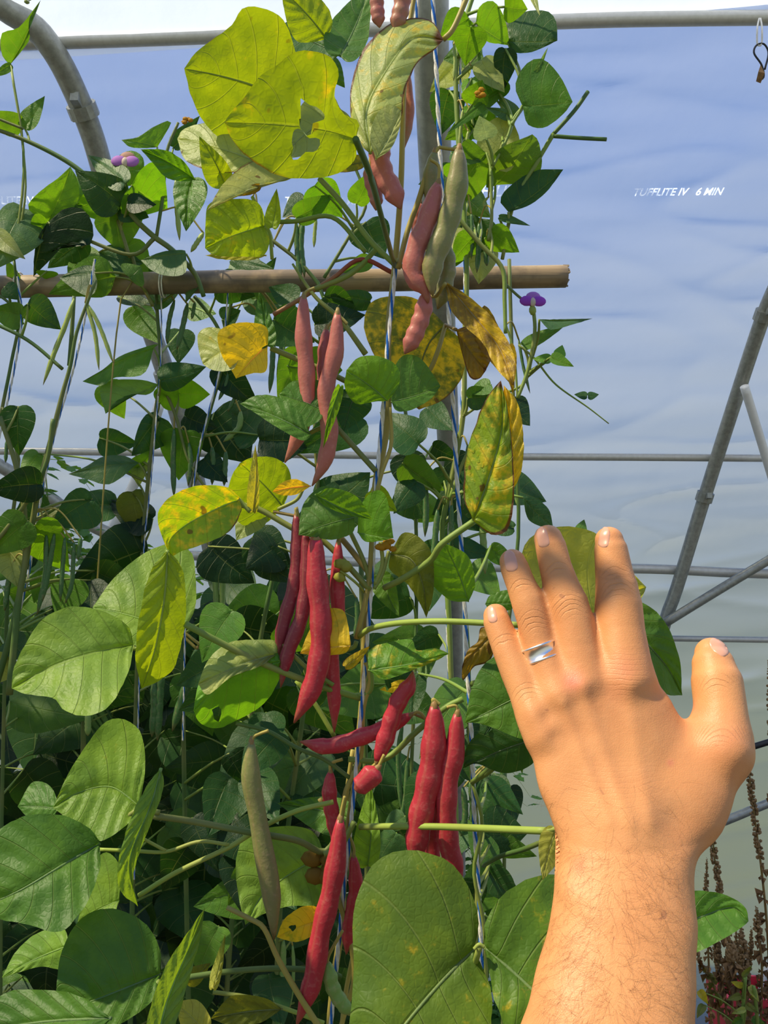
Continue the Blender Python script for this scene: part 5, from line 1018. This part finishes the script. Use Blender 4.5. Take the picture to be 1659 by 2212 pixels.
# ================================================================ tomato plants and tangle farther back
def tomato(cx, top, d, n, wide, label, seed, cols=('5c8a3e', '4a7638', '6f9448')):
    r = random.Random(seed); base = P(cx, 2300, d); root = empty('tomato_plant', Vector((base.x, base.y, 0)), label, 'tomato plant')
    g = Geo(); gs = Geo()
    topz = P(cx, top, d).z; x0, y0 = base.x, base.y
    tops = []
    for k in range(4):
        px = x0 + r.uniform(-1, 1) * wide; pts = [Vector((x0 + r.uniform(-.05, .05), y0, 0))]; m = 7; ht = topz * (1 - .16 * k)
        for i in range(1, m): t_ = i / (m - 1); pts.append(Vector((x0 + (px - x0) * t_ + r.uniform(-.03, .03), y0 + r.uniform(-.05, .05), ht * t_)))
        gs.tube(pts, [.008, .007, .006, .005, .004, .003, .002], seg=5); tops.append(pts)
    for k in range(n):
        pts = r.choice(tops); t_ = r.random() ** .6 * (len(pts) - 1.001); i = int(t_); o = pts[i].lerp(pts[i + 1], t_ - i)
        a = r.uniform(0, 6.28); u = Vector((math.cos(a), math.sin(a), r.uniform(-.3, .6))).normalized(); L = r.uniform(.12, .22); sag = r.uniform(.2, .9)
        ax = [o + u * L * q - Vector((0, 0, sag * L * q * q)) for q in (0, .25, .5, .75, 1)]
        gs.tube(ax, [.0018, .0015, .0012, .0008, .0004], seg=3, cap=False)
        for q in range(1, 5):
            for sd in (-1, 1) if q < 4 else (0,):
                w_ = (u.cross(Vector((0, 0, 1))).normalized() * sd + u * .5 + Vector((0, 0, r.uniform(-.5, .2)))).normalized() if sd else u
                l = r.uniform(.035, .06); s_ = w_.cross(Vector((r.uniform(-.3, .3), r.uniform(-.3, .3), 1))).normalized() * l * .32; p0 = ax[q]
                dn_ = Vector((0, 0, -l * .12))
                g.add([p0, p0 + w_ * l * .25 + s_, p0 + w_ * l * .5 + s_ * .7 + dn_, p0 + w_ * l * .62 + s_ * 1.0 + dn_, p0 + w_ * l + dn_ * 2.2, p0 + w_ * l * .62 - s_ * 1.0 + dn_, p0 + w_ * l * .5 - s_ * .7 + dn_, p0 + w_ * l * .25 - s_, p0 + w_ * l * .5], [(0, 1, 8), (1, 2, 8), (2, 3, 8), (3, 4, 8), (4, 5, 8), (5, 6, 8), (6, 7, 8), (7, 0, 8)])
    o = g.build('foliage', LEAF, root, smooth=False, color=(*lin(r.choice(cols)), 1)); o['kind'] = 'stuff'; o['yellowing'] = .05; o['browning'] = 0.0
    gs.build('stem', STEM, root, color=(*STC['g'], 1))
tomato(170, 930, 2.2, 260, .3, 'tomato plant whose top stands clear against the left rail', 1)
tomato(30, 1180, 2.1, 150, .3, 'tomato plant low behind the vines at the far left', 2, ('6b7a3c', '5c6b34'))
tomato(330, 1120, 2.4, 170, .3, 'tomato plant behind the large pale leaf at the left', 3)
tomato(560, 1230, 2.2, 190, .28, 'tomato plant seen through the gap left of the plump red pod', 4)
tomato(760, 1400, 2.3, 150, .25, 'tomato plant low behind the main stem', 5)
tomato(930, 1480, 2.5, 120, .22, 'tomato plant low behind the three crimson pods', 6)
tomato(1075, 1600, 2.5, 90, .16, 'lowest tomato plant, just left of the wrist', 7)
# ================================================================ dried flower stalks at the lower right
def dried(px, d, r0, label, seed, leafy=False, curled=.5):
    r = random.Random(seed); q = cr_path([(a, b, d) for a, b in px], 46); W = [P(*a) for a in q]
    root = empty('dried_flower_stalk', W[-1], label, 'dried stalk', None)
    tube('stalk', W, [.0022 + .0016 * i / 46 for i in range(46)], STEM, root, seg=6, color=(*STC['br'], 1))
    g = Geo(); gl = Geo(); rr = r0 / F * d
    for i in range(46):
        sp = i / 45
        if sp < curled:
            k0 = rr * (.35 + .65 * min(1, sp * 8))
            for k in range(9):
                a = r.uniform(0, 6.28); g.blob(W[i] + Vector((math.cos(a) * k0 * .7, math.sin(a) * k0 * .7, r.uniform(-.008, .008))), k0 * r.uniform(.35, .55), (1, 1, 1), 5, 3, .2)
        elif r.random() < .75:
            for _ in range(2):
                a = r.uniform(0, 6.28); u = Vector((math.cos(a), math.sin(a), r.uniform(-.8, .1))); L = rr * r.uniform(1.2, 3.0); s_ = u.cross(Vector((0, 0, 1))).normalized() * L * .35; c = W[i]
                gl.add([c, c + u * L * .4 + s_, c + u * L * .8 + s_ * .6 + Vector((0, 0, L * .3)), c + u * L * .7 + Vector((0, 0, -L * .5)), c + u * L * .8 - s_ * .6 + Vector((0, 0, -L * .1)), c + u * L * .4 - s_], [(0, 1, 2), (0, 2, 3), (0, 3, 4), (0, 4, 5)])
    o = g.build('seed_head', DRYSTALK, root); o['kind'] = 'stuff'
    if gl.V:
        o = gl.build('withered_leaf', LEAF if leafy else DRY, root, smooth=False, color=(*COL['OL' if leafy else 'BR'], 1)); o['kind'] = 'stuff'
        if leafy: o['yellowing'] = .25; o['browning'] = .3
    return root
dried([(1609, 1600), (1622, 1700), (1632, 1780), (1645, 1880), (1656, 1990), (1662, 2100), (1668, 2300)], 2.0, 8.5, 'tallest dried flower stalk, rising beside the thumb side of the wrist', 1, curled=.36)
dried([(1538, 1770), (1543, 1850), (1552, 1900), (1560, 1990), (1575, 2080), (1590, 2300)], 2.1, 8, 'brown dried spike emerging just right of the wrist', 2, curled=.42)
dried([(1527, 1860), (1526, 1900), (1524, 1960), (1530, 2060), (1540, 2300)], 2.2, 6, 'short thin rusty spike left of the brown dried spike', 3, curled=.3)
dried([(1660, 1430), (1664, 1500), (1668, 1580), (1680, 1800), (1700, 2300)], 1.9, 9, 'dried spike cut by the right frame edge above the hose', 4, curled=.3)
dried([(1634, 1965), (1638, 2020), (1646, 2100), (1640, 2300)], 2.0, 9, 'withered stalk with curled brown leaves at the right edge', 5, curled=.15)
dried([(1600, 2000), (1606, 2060), (1612, 2130), (1610, 2300)], 2.0, 9, 'stubby tan seed spike between withered stalks', 6, curled=.5)
dried([(1590, 2010), (1592, 2060), (1608, 2150), (1604, 2300)], 2.05, 6, 'greenish seed spike left of the stubby tan one', 7, True, .4)
dried([(1623, 2008), (1622, 2050), (1612, 2150), (1616, 2300)], 2.05, 6, 'greenish seed spike right of the stubby tan one', 8, True, .35)
dried([(1500, 2045), (1520, 2090), (1545, 2140), (1560, 2300)], 2.0, 8, 'leaning withered stalk nearest the forearm', 9, True, .1)
dried([(1545, 2010), (1552, 2080), (1565, 2150), (1580, 2300)], 2.1, 9, 'withered stalk with dark knotted head below the dark leaf', 10, curled=.3)
dried([(1575, 2020), (1580, 2060), (1590, 2120), (1600, 2300)], 1.95, 12, 'thick brown withered stalk beneath the leaf tip', 11, curled=.2)
# green-yellow leaves of the withering plants
W_ = Vine((1600, 2250, 1.9), 'low yellowing weedy plant at the bottom right corner', [([(1600, 2260), (1605, 2180), (1610, 2110)], 1.9, 4), ([(1640, 2260), (1635, 2190), (1628, 2130)], 1.9, 4)])
for b, t_, a1, a2, c in (((1605, 2130), (1578, 2120), 7, 8, 'YP'), ((1600, 2150), (1570, 2160), 8, 9, 'OL'), ((1620, 2130), (1640, 2165), 8, 9, 'YP'), ((1610, 2180), (1580, 2190), 8, 7, 'P'), ((1612, 2170), (1640, 2190), 8, 8, 'OL'), ((1600, 2200), (1575, 2225), 9, 9, 'M'), ((1625, 2200), (1655, 2215), 9, 9, 'M'), ((1605, 2110), (1625, 2085), 6, 7, 'OL'), ((1520, 2170), (1505, 2200), 10, 10, 'OL'), ((1510, 2140), (1530, 2170), 8, 10, 'Y')):
    leaf(W_, b, t_, a1, a2, 1.88 + rng.uniform(-.03, .03), c, yel=.15, brn=.1)
# red crate and white stake
c = P(1612, 2140, 2.7); g = Geo()
for dx in (-.09, .09):
    g.box(c + Vector((dx, 0, -.07)), (.012, .2, .16))
for dy in (-.1, .1):
    g.box(c + Vector((0, dy, -.07)), (.19, .012, .16))
g.box(c + Vector((0, 0, -.148)), (.19, .2, .012)); g.box(c + Vector((0, -.106, .006)), (.205, .016, .02))
cr_ = tag(g.build('crate', RED, smooth=False), 'small red plastic crate behind the weeds at the bottom right', 'crate')
ptube('stake', [(1668, 2060), (1640, 2150), (1630, 2300)], 2.3, 5, WHITEP); tag(bpy.context.scene.objects['stake'], 'white plastic stake leaning at the bottom right corner', 'stake')
# hook of wire with a dried leaf hanging from the top rail
root = empty('wire_hook', P(1643, 60, 1.9), 'loop of wire with a shrivelled leaf hanging from the top rail', 'wire')
g = Geo(); g.tube([P(*a) for a in cr_path([(1640, 40, 2.05), (1636, 60, 2.0), (1636, 95, 2.0), (1645, 95, 2.0), (1646, 60, 2.0), (1643, 40, 2.05)], 24)], .0022, seg=6)
g.build('cord', TWINE_W, root)
g = Geo(); g.tube([P(*a) for a in cr_path([(1652, 150, 2), (1660, 115, 2), (1650, 95, 2), (1634, 98, 2), (1629, 115, 2), (1645, 140, 2), (1650, 165, 2), (1640, 175, 2)], 40)], .0025, seg=6); g.build('wire', BLACKRUB, root)
g = Geo(); g.add([P(1643, 140, 2), P(1652, 158, 1.99), P(1643, 180, 2), P(1633, 176, 2.01), P(1638, 155, 1.985)], [(0, 1, 4), (1, 2, 4), (2, 3, 4)]); g.build('dried_leaf', DRY, root, smooth=False)
# leaf dropping into the frame from the vine overhead at the right of the post
leaf(V6, (1140, -40), (1166, 34), 10, 10, .93, 'P', stalk='auto')
bpy.context.view_layer.update()
